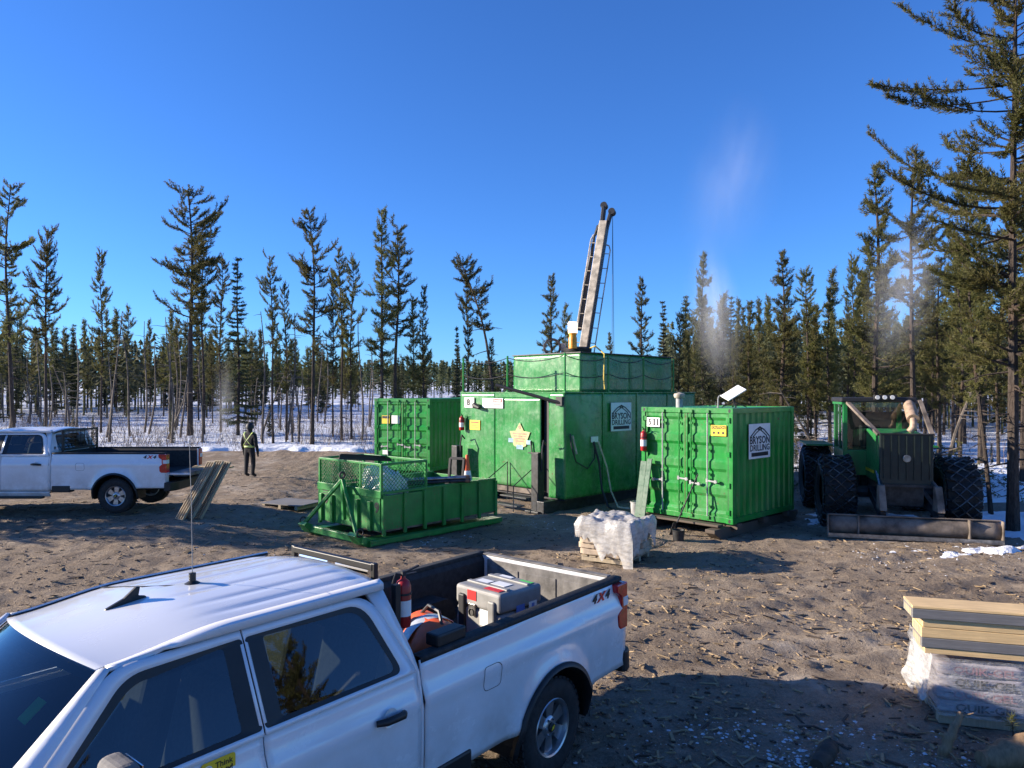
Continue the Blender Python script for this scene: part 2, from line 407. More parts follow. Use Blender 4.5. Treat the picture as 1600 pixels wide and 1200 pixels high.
M['spruce'] = m_needles('spruce_needles', (.060,.078,.034), (.105,.105,.045), (.042,.055,.026))
M['farwood'] = m_needles('far_needles', (.105,.115,.055), (.150,.140,.070), (.080,.092,.050))
M['young'] = m_needles('young_needles', (.12,.13,.035), (.16,.15,.045), (.07,.085,.025))
def m_bark():
    m, t, p = nodes('bark'); co = coords(t, 1, vec=(9, 9, 2.2))
    n = noise(t, co, 2.2, 6, .7, .3, .7); c = mix(t, n, (.028,.023,.021), (.105,.085,.072)); k = noise(t, coords(t), .6, 3, .5, .5, .7)
    c = mix(t, mathn(t, 'MULTIPLY', k, .5), c, (.14,.09,.06)); t.links.new(c, p.inputs['Base Color']); p.inputs['Roughness'].default_value = .95
    p.inputs['Specular IOR Level'].default_value = .1
    bump(t, n, p, .8, .03); return m
M['trunk'] = m_bark(); M['snag'] = flat('grey_dead_wood', (.105,.088,.074), .9, var=.4, scale=5)
def tri_mesh(name, V, mat):
    "V: (n,3,3) triangles"
    n = len(V); me = bpy.data.meshes.new(name); me.vertices.add(n*3); me.vertices.foreach_set('co', V.reshape(-1).astype(np.float32))
    me.loops.add(n*3); me.loops.foreach_set('vertex_index', np.arange(n*3, dtype=np.int32)); me.polygons.add(n)
    me.polygons.foreach_set('loop_start', np.arange(0, n*3, 3, dtype=np.int32)); me.update(calc_edges=True); me.materials.append(mat); return me
def unit(a): return a/np.maximum(np.linalg.norm(a, axis=-1, keepdims=True), 1e-9)
def tufts(P, D, r, k, L, W, spread=.8, along=.25):
    "needle brushes: P positions, D shoot directions; k blades spread over a length `along` behind the tip"
    T = len(P); P = np.asarray(P); D = unit(np.asarray(D))
    s = r.rand(T, k, 1)*along; rd = unit(r.randn(T, k, 3)); d = unit(D[:, None]*(1-.35*spread)+rd*spread)
    base = P[:, None]-D[:, None]*s; ln = L*(.7+.6*r.rand(T, k, 1)); tip = base+d*ln
    side = unit(np.cross(d, r.randn(T, k, 3)))*W*(.7+.6*r.rand(T, k, 1))
    return np.stack([base+d*ln*.25+side, base+d*ln*.25-side, tip], 2).reshape(-1, 3, 3)
def make_tree(seed, H=14, base=.45, rad=2.2, style='jack', tr=.16, dens=1.0, lean=0.0, crook=.25, k=9, dead=12, blade=1.0, limb=None):
    """returns (trunk mesh, crown mesh): trunk tube with limbs and dead twigs; crown of needle brushes"""
    r = np.random.RandomState(seed); mb = MB(); P = []; D = []
    n = 14; ph = r.rand(4)*6.28; la = r.rand()*6.28
    def axis(t):
        w = crook*(np.sin(t*4+ph[0])*.5+np.sin(t*9+ph[1])*.22)*t
        w2 = crook*(np.sin(t*5+ph[2])*.5+np.sin(t*8+ph[3])*.22)*t
        return Vector((w+lean*H*t*t*math.cos(la), w2+lean*H*t*t*math.sin(la), H*t))
    mb.tube([axis(i/n)-Vector((0, 0, .25 if i == 0 else 0)) for i in range(n+1)], [tr*(1.25 if i == 0 else 1)*(1-.9*i/n)+.012 for i in range(n+1)], 7)
    def limb_at(t, az, L, rise, curl):
        o = axis(t); dh = Vector((math.cos(az), math.sin(az), 0)); pts = []; m = 6; wob = r.randn(2)*.12
        for i in range(m+1):
            s = i/m; pts.append(o+dh*L*s+dh.cross(Vector((0,0,1)))*L*wob[0]*math.sin(s*3)+Vector((0, 0, L*(rise*s+curl*s*s*s+.05*wob[1]*math.sin(s*7)))))
        r0 = max(.012, min(tr*(1-.85*t)*.42, .014+L*.014))
        mb.tube(pts, [r0*(1-.8*i/m)+.004 for i in range(m+1)], 4, cap=False); return pts
    def twig(p, d, L, up):
        e = p+d*L+Vector((0, 0, up*L)); mb.tube([p, (p+e)/2-Vector((0,0,.06*L)), e], [.011, .008, .004], 3, cap=False); return e
    whorls = int((H*(1-base))/(.17 if style != 'spruce' else .25))
    for w in range(whorls):
        t = base+(1-base)*(w+.6*r.rand())/whorls; u = (t-base)/(1-base)
        if style == 'jack': prof = (.30+.70*math.sin(math.pi*(.16+.80*u)))*(.40+.95*r.rand())
        elif style == 'full': prof = (1-u)**.75*(.55+.6*r.rand())*min(1, .55+u*3)
        else: prof = ((1-u)**.85*.95+.05)*(.7+.5*r.rand())
        nb = r.randint(1, 4) if style != 'spruce' else r.randint(4, 7)
        for b in range(nb):
            if r.rand() > dens: continue
            L = max(.22, rad*prof*(.6+.6*r.rand() if style == 'spruce' else .30+.85*r.rand()**1.4)); az = r.rand()*6.283
            if style == 'spruce': rise, curl = -.30+.45*u, .18
            else: rise, curl = float(np.clip(-.02+.5*u+.30*r.randn(), -.45, 1.3)), .10+.35*r.rand()
            pts = limb_at(t, az, L, rise, curl)
            ns = max(3, int(L/(.115 if style != 'spruce' else .12)))
            for q in range(ns):
                s = .28+.72*(q+.5*r.rand())/ns; i = min(5, int(s*6)); p = pts[i].lerp(pts[i+1], s*6-i); d = (pts[i+1]-pts[i]).normalized()
                sd = d.cross(Vector((0,0,1))); sg = 1 if q % 2 else -1
                tl = (.16+.34*(1-s)*min(1.4, L))*(.6+.8*r.rand())
                dd = (d*.65+sd*sg*(.3+.6*r.rand())+Vector((0, 0, (.40 if style != 'spruce' else .1)*r.randn()))).normalized()
                e = twig(p, dd, tl, .25+.3*r.rand() if style != 'spruce' else -.08) if style != 'spruce' or q % 2 else p+dd*tl
                dv = (dd+Vector((0, 0, .55 if style != 'spruce' else -.05)))
                P.append(e); D.append(dv)
                for zq in ((.75, .5, .28) if tl > .3 else (.6,) if tl > .15 else ()): P.append(p.lerp(e, zq)); D.append(dv+Vector((r.randn()*.3, r.randn()*.3, .2)))
                if r.rand() < .5: P.append(p+Vector((0,0,.03))); D.append((d+Vector((0,0,.5))))
            P.append(pts[-1]); D.append(pts[-1]-pts[-2]+Vector((0,0,.1)))
    if limb:
        for (t, az, L, rise, curl) in limb:
            pts = limb_at(t, az, L, rise, curl); ns = int(L/.13)
            for q in range(ns):
                s = .3+.7*q/ns; i = min(5, int(s*6)); p = pts[i].lerp(pts[i+1], s*6-i); d = (pts[i+1]-pts[i]).normalized(); sd = d.cross(Vector((0,0,1)))
                tl = (.15+.65*(1-s))*(.5+.8*r.rand()); dd = (d*.7+sd*(1 if q % 2 else -1)*(.4+.6*r.rand())).normalized(); e = twig(p, dd, tl, .3*r.rand())
                for z in (1, .72, .45): P.append(p.lerp(e, z)); D.append(dd+Vector((0,0,.6)))
            P.append(pts[-1]); D.append(pts[-1]-pts[-2])
    for i in range(4): P.append(axis(1)-Vector((0,0,.12*i))); D.append(Vector((r.randn()*.3, r.randn()*.3, 1)))
    for i in range(dead):
        t = .12+(base+.1)*r.rand()*.95; az = r.rand()*6.28; L = (.3+.9*r.rand())*min(1, rad/1.6); pts = limb_at(t, az, L, -.25+.3*r.rand(), -.12)
        for q in range(2):
            p = pts[3+q]; twig(p, Vector((math.cos(az+1.2-2.4*q), math.sin(az+1.2-2.4*q), -.2)), L*.35, -.1)
    P = np.array([tuple(p) for p in P]); D = np.array([tuple(d) for d in D])
    sc = {'jack': (.13, .014, .62, .26), 'full': (.13, .014, .70, .22), 'spruce': (.10, .018, .75, .20)}[style]
    V = tufts(P, D, r, k, sc[0]*blade, sc[1]*blade, sc[2], sc[3]*blade)
    return mb.mesh('trunk', M['trunk'], True), tri_mesh('crown', V, M['spruce'] if style == 'spruce' else M['pine'])
TREE = {}
def proto(key, **kw): TREE[key] = make_tree(**kw)
proto('j1', seed=1, H=14, base=.42, rad=2.0, tr=.145, k=18, dens=.95)
proto('j2', seed=2, H=14, base=.50, rad=1.5, tr=.13, k=18, dens=1, crook=.4)
proto('j3', seed=3, H=14, base=.40, rad=1.6, tr=.13, k=18, dens=.9, crook=.5)
proto('j4', seed=4, H=14, base=.34, rad=1.2, tr=.11, k=18, dens=.95, crook=.3, dead=24)
proto('f1', seed=5, H=12, base=.22, rad=1.9, style='full', tr=.125, k=16, dens=1)
proto('f2', seed=6, H=12, base=.30, rad=1.6, style='full', tr=.115, k=16, dens=.95, dead=20)
proto('s1', seed=7, H=11, base=.10, rad=1.25, style='spruce', tr=.10, k=10)
proto('s2', seed=8, H=11, base=.16, rad=.85, style='spruce', tr=.08, k=10)
proto('bent', seed=29, H=11, base=.62, rad=1.5, tr=.11, k=18, dens=.85, lean=.22, crook=.3, dead=16)
proto('edge', seed=10, H=16, base=.26, rad=2.8, tr=.145, k=20, dens=1, crook=.15, dead=22, blade=.9, limb=[(.765, math.pi*1.02, 4.1, -.10, .08), (.745, math.pi*.95, 3.3, -.02, .12), (.72, math.pi*1.06, 2.9, .0, .1), (.50, math.pi*1.05, 2.6, .0, .2), (.42, math.pi*.9, 2.0, .1, .2), (.60, math.pi*1.2, 2.4, .0, .2)])
# far, low-detail kinds
proto('fj', seed=11, H=12, base=.42, rad=1.7, tr=.10, k=7, dens=.8, blade=1.7, dead=8)
proto('fj2', seed=12, H=12, base=.36, rad=1.5, style='full', tr=.095, k=6, dens=.85, blade=1.8, dead=14)
proto('fs', seed=13, H=10, base=.12, rad=1.0, style='spruce', tr=.08, k=4, dens=.75, blade=2.0, dead=4)
def plant(key, x, y, H, rz=None, name='pine_tree', label=None, group=None, z=None, tilt=(0, 0), wide=1.0):
    t, c = TREE[key]; h0 = {'j1':14,'j2':14,'j3':14,'j4':14,'f1':12,'f2':12,'s1':11,'s2':11,'bent':11,'edge':16,'fj':12,'fj2':12,'fs':10}[key]
    e = empty(name, (x, y, (G(x, y) if z is None else z)-.05), 0, label, 'tree', group); s = H/h0
    e.rotation_euler = (tilt[0], tilt[1], random.random()*6.28 if rz is None else rz); e.scale = (s*wide, s*wide, s)
    for nm, me in (('trunk', t), ('crown', c)):
        o = bpy.data.objects.new(nm, me); C.objects.link(o); o.parent = e
    return e
random.seed(11)
def at(px, Y): return (px-800)/FPX*Y
def hgt(Y, top): return HC+(HZ-top)*Y/FPX
PIN = [ # px of trunk, depth, top px, kind, rotation, tilt, width, label
 (22, 39, 288, 'j3', .5, (0, -.03), 1.0, 'tall jack pine with sparse crown and slightly leaning trunk behind the parked white pickup'),
 (72, 42, 357, 'j1', 2.1, (0, .0), .85, 'jack pine with rounded open crown standing behind the cab of the parked pickup'),
 (158, 45, 390, 'j4', .2, (0, 0), .8, 'slender jack pine with narrow top behind the parked pickup bed'),
 (297, 43, 293, 'j1', 3.6, (0, 0), 1.25, 'broad-crowned tall jack pine with long side limb behind the leaning core trays'),
 (318, 44, 366, 'j2', 1.0, (0, 0), .9, 'thinner jack pine growing close beside the broad-crowned tall pine'),
 (345, 46, 400, 'j4', 2.0, (0, 0), .9, 'thin dense pine in the clump behind the standing worker'),
 (372, 43, 402, 's1', 0, (0, 0), .95, 'dark narrow spruce in the clump behind the standing worker'),
 (427, 37, 402, 'j2', 4.0, (0, .02), .8, 'jack pine with tufted top and long bare trunk to the worker\'s side'),
 (447, 38, 440, 'j4', 5.1, (0, -.04), .7, 'thin leaning pine beside the tuft-topped pine near the worker'),
 (488, 36, 326, 'j3', 2.7, (0, 0), 1.05, 'tall thick-trunked jack pine between the worker and the green sled bin'),
 (520, 42, 430, 'j4', .8, (0, 0), .8, 'slim pine of the close clump behind the green sled bin'),
 (534, 39, 388, 'j2', 3.3, (0, .01), .85, 'tallest slim pine of the close clump behind the green sled bin'),
 (549, 40, 400, 'j4', 1.9, (0, 0), .9, 'crooked slim pine of the close clump behind the green sled bin'),
 (597, 38, 327, 'f2', 1.5, (0, 0), .85, 'tall twin pine with dense crown behind the smaller green container'),
 (619, 40, 352, 'j2', 4.6, (0, 0), 1.15, 'second tall twin pine with side branches behind the smaller green container'),
 (645, 43, 462, 'j4', .4, (0, 0), .9, 'shorter pine beyond the smaller green container, partly bare'),
 (662, 42, 446, 'f2', 2.2, (0, 0), .8, 'shorter leafy pine next to the tall twin pines'),
 (713, 38, 508, 's2', 0, (0, 0), .65, 'very narrow short spruce beside the crooked bent pine'),
 (730, 37, 436, 'j2', 3.0, (0, 0), .7, 'thin pine with small tufted top behind the drill shack railing'),
 (768, 37, 528, 'f2', 1.0, (0, 0), .9, 'low bushy pine behind the drill shack railing posts'),
 (862, 44, 430, 'f1', .3, (0, 0), .95, 'lone conical pine rising behind the drill mast base'),
 (884, 50, 478, 'fj', .3, (0, 0), .8, 'small pine half hidden beside the lone conical pine'),
 (952, 46, 520, 'f1', 1.9, (0, 0), .8, 'small conical pine showing above the drill shack roof'),
 (1003, 40, 435, 'f1', 4.0, (0, 0), .9, 'conical pine with layered limbs behind the drill shack roof'),
 (1036, 42, 470, 's1', 2.0, (0, 0), .8, 'pointed dark spruce behind the back of the drill shack'),
 (1062, 40, 486, 'j4', 2.0, (0, 0), .9, 'ragged pine behind the back of the drill shack'),
 (1100, 35, 397, 'f1', 5.0, (0, 0), .85, 'tall conical pine wrapped in drifting white exhaust'),
 (1141, 40, 463, 's1', 3.0, (0, 0), .8, 'pointed spruce right beside the white exhaust plume'),
 (1172, 33, 470, 'f2', 3.0, (0, 0), 1.1, 'bushy olive pine behind the numbered green container vent'),
 (1222, 31, 393, 'f1', 1.2, (0, 0), 1.05, 'tall bushy pine behind the satellite dish on the container'),
 (1262, 32, 418, 'j4', 3.9, (0, 0), 1.1, 'tall olive pine with thin dark trunk behind the numbered container'),
 (1296, 31, 448, 'f2', 2.4, (0, 0), 1.0, 'dense olive pine between numbered container and wheeled machine'),
 (1325, 36, 470, 'f1', 2.9, (0, 0), .9, 'shorter dense pine beyond the wheeled machine cab'),
 (1368, 27, 258, 'f1', .9, (0, 0), 1.0, 'very tall layered pine behind the machine, left one of the smoky pair'),
 (1428, 25, 240, 'j3', 4.4, (0, 0), 1.15, 'very tall open pine behind the machine, wrapped in grey smoke'),
 (1468, 27, 400, 'f2', 2.0, (0, 0), 1.0, 'mid-height pine behind the machine exhaust stack'),
 (1500, 24, 372, 'j4', 5.2, (0, 0), 1.2, 'mid-height pine with drooping dead limbs behind the machine'),
 (1532, 29, 330, 'f2', .7, (0, 0), 1.0, 'dense pine behind the big edge pine'),
 (1560, 25, 410, 'j4', 1.2, (0, 0), 1.1, 'slim pine crowding the big edge pine'),
 (1598, 22.5, 250, 'j3', 1.2, (0, 0), 1.0, 'dark-trunked pine standing past the big edge pine'),
]
for px, Y, top, kind, rz, tilt, wide, lab in PIN:
    if '\'s side' in lab: lab = 'jack pine with tufted top and long bare trunk near the worker'
    if 'left one' in lab: lab = 'very tall layered pine behind the machine with clear dense limbs'
    wide *= .86 if kind[0] == 'j' else 1
    x = at(px, Y); plant(kind, x, Y, hgt(Y, top)-G(x, Y), rz, 'spruce_tree' if kind[0] == 's' else 'pine_tree', lab, None, None, tilt, wide)
xb = at(775, 36); plant('bent', xb, 36, 10.2, 2.85+math.pi, 'pine_tree', 'crooked pine bent over sideways behind the drill shack railing')
xe = at(1583, 16.4); plant('edge', xe, 16.4, 13.6, 0, 'pine_tree', 'huge pine with long limb reaching out, standing in snow by the blade')
plant('j4', at(1549, 18.6), 18.6, 9.5, 2.0, 'pine_tree', 'slender leaning pine stem beside the end of the dozer blade', None, None, (0, .09), .7)
plant('f2', at(1612, 18.2), 18.2, 10.5, 2.9, 'pine_tree', 'dark straight pine trunk in snow past the blade end')
# forest further back, each still its own tree
spots = []
def field(n, x0, x1, y0, y1, kinds, hmin, hmax, grp, lab, gap=1.2, top=None):
    c = 0; tries = 0
    while c < n and tries < 6000:
        tries += 1; Y = y0+(y1-y0)*random.random()**.8; px = x0+(x1-x0)*random.random(); x = at(px, Y)
        if any((x-a)**2+(Y-b)**2 < gap*gap for a, b in spots): continue
        spots.append((x, Y)); k = random.choice(kinds); u_ = random.random(); H = hmin+(hmax-hmin)*u_
        if top: a_, b_ = top(px); H = max(3.0, HC+(HZ-(a_+(b_-a_)*u_))*Y/FPX); hmin, hmax = 5, 12
        sp = k in ('fs', 's1', 's2'); look = {'fj': 'open-crowned', 'fj2': 'bushy narrow', 'j4': 'ragged thin', 'f2': 'dense full', 'fs': 'pointed', 's2': 'slim', 's1': 'broad'}[k]
        sz = ['short', 'middle-sized', 'tall'][min(2, int(3*(H-hmin)/(hmax-hmin+1e-6)))]; L2 = '%s %s %s' % (sz, look, lab[1] if sp else lab[0])
        plant(k, x, Y, H, None, 'spruce_tree' if sp else 'pine_tree', L2, sz+' '+look+' trees: '+grp, None, (random.gauss(0, .012), random.gauss(0, .012)), .7+.4*random.random()); c += 1
field(105, -60, 560, 52, 95, ['fj', 'fj2', 'fs', 'fs', 'fj2'], 6.5, 10.5, 'snowy forest beyond the pickup', ['pine in the snowy forest beyond the parked pickup and worker', 'dark spruce in the snowy forest beyond the parked pickup and worker'], top=lambda p: (575-.05*max(0, 300-p), 485+max(0, p-200)*.22))
field(26, 560, 1060, 60, 110, ['fj2', 'fs', 'fs'], 5, 7.5, 'low trees far behind the drill shack', ['low far pine behind the green drill shack and container', 'low far spruce behind the green drill shack and container'])
field(85, 1060, 1680, 30, 62, ['fj', 'fj2', 'fj2', 'j4', 'f2', 'fs'], 8.5, 13, 'dense forest behind the numbered container', ['pine in the dense forest behind numbered container and machine', 'spruce in the dense forest behind numbered container and machine'], .9, top=lambda p: (555, 460 if p < 1290 else 380))
field(14, 60, 560, 36, 50, ['s2', 'fs'], 1.0, 2.4, 'saplings in the snow behind the worker', ['x', 'short young spruce sapling growing in snow behind the worker and pickup'])
field(9, 1240, 1600, 24, 34, ['s2', 'fs'], 1.0, 2.6, 'saplings behind the machine', ['x', 'short young spruce sapling in the snow behind the wheeled machine'])
# bare dead stems
def snag(px, Y, H, lean, lab, seed, grp=None):
    r = np.random.RandomState(seed); x = at(px, Y); z = G(x, Y); e = empty('dead_tree', (x, Y, z-.1), 0, lab, 'tree', grp)
    mb = MB(); ax = lambda t: Vector((lean*H*t+.1*math.sin(t*5+seed), .15*math.sin(t*4), H*t))
    mb.tube([ax(i/8) for i in range(9)], [.065*(1-.85*i/8)+.008 for i in range(9)], 6); mb.build('trunk', M['snag'], e, smooth=True)
    for i in range(16):
        mb = MB(); t = .25+.73*r.rand(); a = r.rand()*6.28; L = .3+.8*r.rand(); d = Vector((math.cos(a), math.sin(a), -.1+.3*r.rand())); p = ax(t)
        mb.tube([p, p+d*L*.5, p+d*L+Vector((0,0,-.1*L))], [.016, .011, .005], 4, cap=False); mb.build('branch', M['snag'], e)
for px, Y, H, ln, lab in ((205, 42, 6.6, -.08, 'bare dead stem leaning slightly, rising behind the pickup bed'), (232, 44, 6.0, .09, 'bare pale dead stem leaning over behind the pickup bed'),
    (112, 43, 4.6, -.22, 'short dead stem leaning steeply behind the pickup cab'), (262, 40, 3.8, .3, 'broken dead stem leaning far over in the snow behind the core trays'),
    (470, 38, 4.4, -.12, 'thin dead stem beside the thick-trunked pine near the worker'), (1300, 26, 3.4, -.55, 'fallen dead stem propped aslant between container and machine'),
    (1480, 23, 4.5, .25, 'dead leaning stem with bare twigs behind the machine wheel'), (405, 40, 4.2, .34, 'dead stem leaning far over behind the worker')):
    snag(px, Y, H, ln, lab, int(px))
random.seed(77)
for k in range(34):
    snag(random.uniform(-10, 590), random.uniform(35.5, 56), random.uniform(3, 8), random.gauss(0, .05), 'thin bare dead stem standing in the snow among the left pines' if False else 'thin bare dead stem standing in the snow beyond pickup and worker', 500+k, 'thin dead stems in the snow')
# far wood that reads as one mass
def far_wood(n, a0, a1, d0, d1, h0, h1, seed, nm, lab):
    r = np.random.RandomState(seed); T = []
    for i in range(n):
        a = R(a0+(a1-a0)*r.rand()); d = d0+(d1-d0)*r.rand()**.7; x = d*math.sin(a); y = d*math.cos(a); h = (h0+(h1-h0)*r.rand())*(d/d0)**.6; z = float(g0(x, y)); w = .8+.9*r.rand(); lo = .1+.4*r.rand()
        k = 90; t = r.rand(k)**.8; rr = w*(1-t)**(.4+.5*r.rand())*(.25+.9*r.rand(k)); az = r.rand(k)*6.28
        p = np.stack([x+rr*np.cos(az)*.3, y+rr*np.sin(az)*.3, z+h*(lo+(1-lo)*t)], -1); q = np.stack([x+rr*np.cos(az)*1.25, y+rr*np.sin(az)*1.25, z+h*(lo+(1-lo)*t)-.3+.5*r.rand(k)], -1)
        s = np.stack([-np.sin(az), np.cos(az), np.zeros(k)], -1)*(.07+.10*r.rand(k, 1))*max(1, d/62)
        T.append(np.stack([p+np.array([0,0,.25]), q+s, q-s], 1))
        b = np.array([[[x-.1, y, z-.3], [x+.1, y, z-.3], [x, y, z+h]], [[x, y-.1, z-.3], [x, y+.1, z-.3], [x, y, z+h]]]); T.append(b)
    o = bpy.data.objects.new(nm, tri_mesh(nm, np.concatenate(T), M['farwood' if d0 < 100 else 'spruce'])); C.objects.link(o); tag(o, lab, 'forest', kind='stuff')
far_wood(1500, -46, 46, 105, 240, 4.0, 6.4, 9, 'distant_forest', 'far-off dark wood of spruce and pine along the horizon')
far_wood(150, -44, -20, 66, 105, 4.5, 7.5, 19, 'forest_mass', 'dark mass of forest behind the snowy clearing beyond the worker')
far_wood(560, 12, 46, 52, 110, 5, 8, 29, 'forest_mass', 'dark mass of forest closing the view behind the machine')
# low brush and dead stalks poking through the snow
def brush(nm, lab, n, x0, x1, y0, y1, seed):
    r = np.random.RandomState(seed); Y = y0+(y1-y0)*r.rand(n)**1.3; X = (x0+(x1-x0)*r.rand(n)-800)/FPX*Y; keep = fbm(X*.35, Y*.35, 2, 3) > .44; X, Y = X[keep], Y[keep]; Z = gh(X, Y); m = len(X); T = []
    for k in range(5):
        h = (.3+1.7*r.rand(m)**2)[:, None]; b = np.stack([X+.12*r.randn(m), Y+.12*r.randn(m), Z-.05], -1); tip = b+np.stack([.3*r.randn(m), .3*r.randn(m), np.ones(m)], -1)*h; s = unit(r.randn(m, 3))*.012
        T.append(np.stack([b-s, b+s, tip], 1)); mid = b+(tip-b)*(.4+.4*r.rand(m, 1)); T.append(np.stack([mid-s*.6, mid+s*.6, mid+h*.4*unit(r.randn(m, 3)+np.array([0, 0, .6]))], 1))
    o = bpy.data.objects.new(nm, tri_mesh(nm, np.concatenate(T), M['brush'])); C.objects.link(o); tag(o, lab, 'brush', kind='stuff')
M['brush'] = flat('dry_brush', (.17,.12,.08), .9, var=.4, scale=3)
brush('undergrowth', 'thin dry brush sticking out of the snow beyond the parked pickup', 2600, -40, 720, 33.5, 62, 3)
brush('undergrowth', 'thin dry brush sticking out of the snow around the machine', 900, 1040, 1700, 24, 50, 4)
# trees outside the view: they shade the ground in front of the parked pickup and mirror in the windows
for i, (x, y, H, k) in enumerate(((-15.6, 15.6, 4.8, 's1'), (-15.2, 16.6, 5.4, 's1'), (-15.9, 17.4, 5.0, 's1'), (-17.0, 16.2, 5.6, 'f1'))):
    plant(k, x, y, H, None, 'spruce_tree', 'low dense tree beside the front of the parked white pickup', 'low trees beside the parked pickup', wide=1.5)
for i, (x, y, H, k) in enumerate(((7, -7, 13, 'j1'), (10.5, -4, 12, 'f1'), (13, -9, 14, 'j3'), (16, -3, 12, 'f2'), (9, -13, 14, 'j2'), (20, -8, 14, 'f1'), (4, -14, 13, 'j4'), (17.5, 3.0, 12, 'f1'), (24, 2, 13, 'j1'))):
    plant(k, x, y, H, None, 'pine_tree', 'pine at the near edge of the clearing opposite the drill', 'pines on the near edge of the clearing')
# ------------------------------------------------------------------ pickups
def m_paint():
    m, t, p = nodes('white_car_paint'); co = coords(t)
    sx = N(t, 'ShaderNodeSeparateXYZ'); t.links.new(co, sx.inputs[0])
    mr = N(t, 'ShaderNodeMapRange'); mr.inputs[1].default_value = 1.25; mr.inputs[2].default_value = .45; t.links.new(sx.outputs[2], mr.inputs[0])
    d = mathn(t, 'MULTIPLY', mathn(t, 'MULTIPLY', mr.outputs[0], noise(t, co, 2.5, 6, .65, .35, .75)), .8)   # road grime thrown up by the wheels
    c = mix(t, noise(t, co, 1.2, 5, .6), (.76,.77,.79), (.72,.73,.75)); c = mix(t, d, c, (.33,.29,.25)); t.links.new(c, p.inputs['Base Color'])
    rr = N(t, 'ShaderNodeMapRange'); rr.inputs[3].default_value = .16; rr.inputs[4].default_value = .4; t.links.new(noise(t, co, 3, 6, .7, .4, .8), rr.inputs[0]); t.links.new(rr.outputs[0], p.inputs['Roughness'])
    p.inputs['Coat Weight'].default_value = .6; p.inputs['Coat Roughness'].default_value = .06; return m
M['paint'] = m_paint()
M['liner'] = flat('bed_liner', (.02,.02,.021), .75, var=.4, scale=18, bmp=.3)
M['dusty'] = flat('dusty_liner', (.17,.16,.15), .85, var=.45, scale=5, bmp=.2)
M['seat'] = flat('seat_cloth', (.12,.12,.12), .85, var=.15, scale=30)
M['dash'] = flat('dashboard', (.03,.03,.032), .7, var=.2)
M['lens'] = flat('tail_lens', (.45,.01,.012), .15, var=.3, scale=14, coat=.5)
M['clear'] = flat('lamp_lens', (.6,.6,.6), .15, var=.1)
BX = 1.54; SX = 2.73; WX = 3.44; AX2 = 4.37; ZC = .41; RA = .53
def yb(x, z):
    y = .955+.040*math.sin(max(0, min(1, (z-.45)/1.0))*math.pi)**.7
    y += .016*float(ss(1.10, 1.16, z))-.028*float(ss(1.17, 1.30, z))+.012*float(ss(.66, .60, z))   # pressed shoulder line and sill flare
    if z < .62: y -= .05*((.62-z)/.2)**2
    if z > 1.16: y -= .012*ss(1.16, 1.22, z)
    for xa in (0, AX2):
        d = math.hypot(x-xa, z-ZC); y += .042*math.exp(-((d-RA)/.10)**2)
    return float(y)
def yg(z): t = (z-1.36)/.55; return .972-.235*t-.03*t*t
def cols(x0, x1, step=.045):
    xs = set(np.round(np.linspace(x0, x1, max(2, int(abs(x1-x0)/step)+1)), 4))
    for xa in (0, AX2):
        for k in range(-26, 27):
            x = xa+RA*math.sin(R(k*3.3))
            if x0 < x < x1: xs.add(round(x, 4))
    return sorted(xs)
def zlow(x, zmin):
    for xa in (0, AX2):
        if abs(x-xa) < RA: return max(zmin, ZC+math.sqrt(RA*RA-(x-xa)**2))
    return zmin
def side_panel(x0, x1, zb, zt, s, rows=16, inset=0):
    P = []
    for x in cols(x0, x1):
        a = zlow(x, zb(x) if callable(zb) else zb); b = zt(x) if callable(zt) else zt
        P.append([(x, s*(yb(x, a+(b-a)*j/rows)-inset), a+(b-a)*j/rows) for j in range(rows+1)])
    return MB().grid(P)
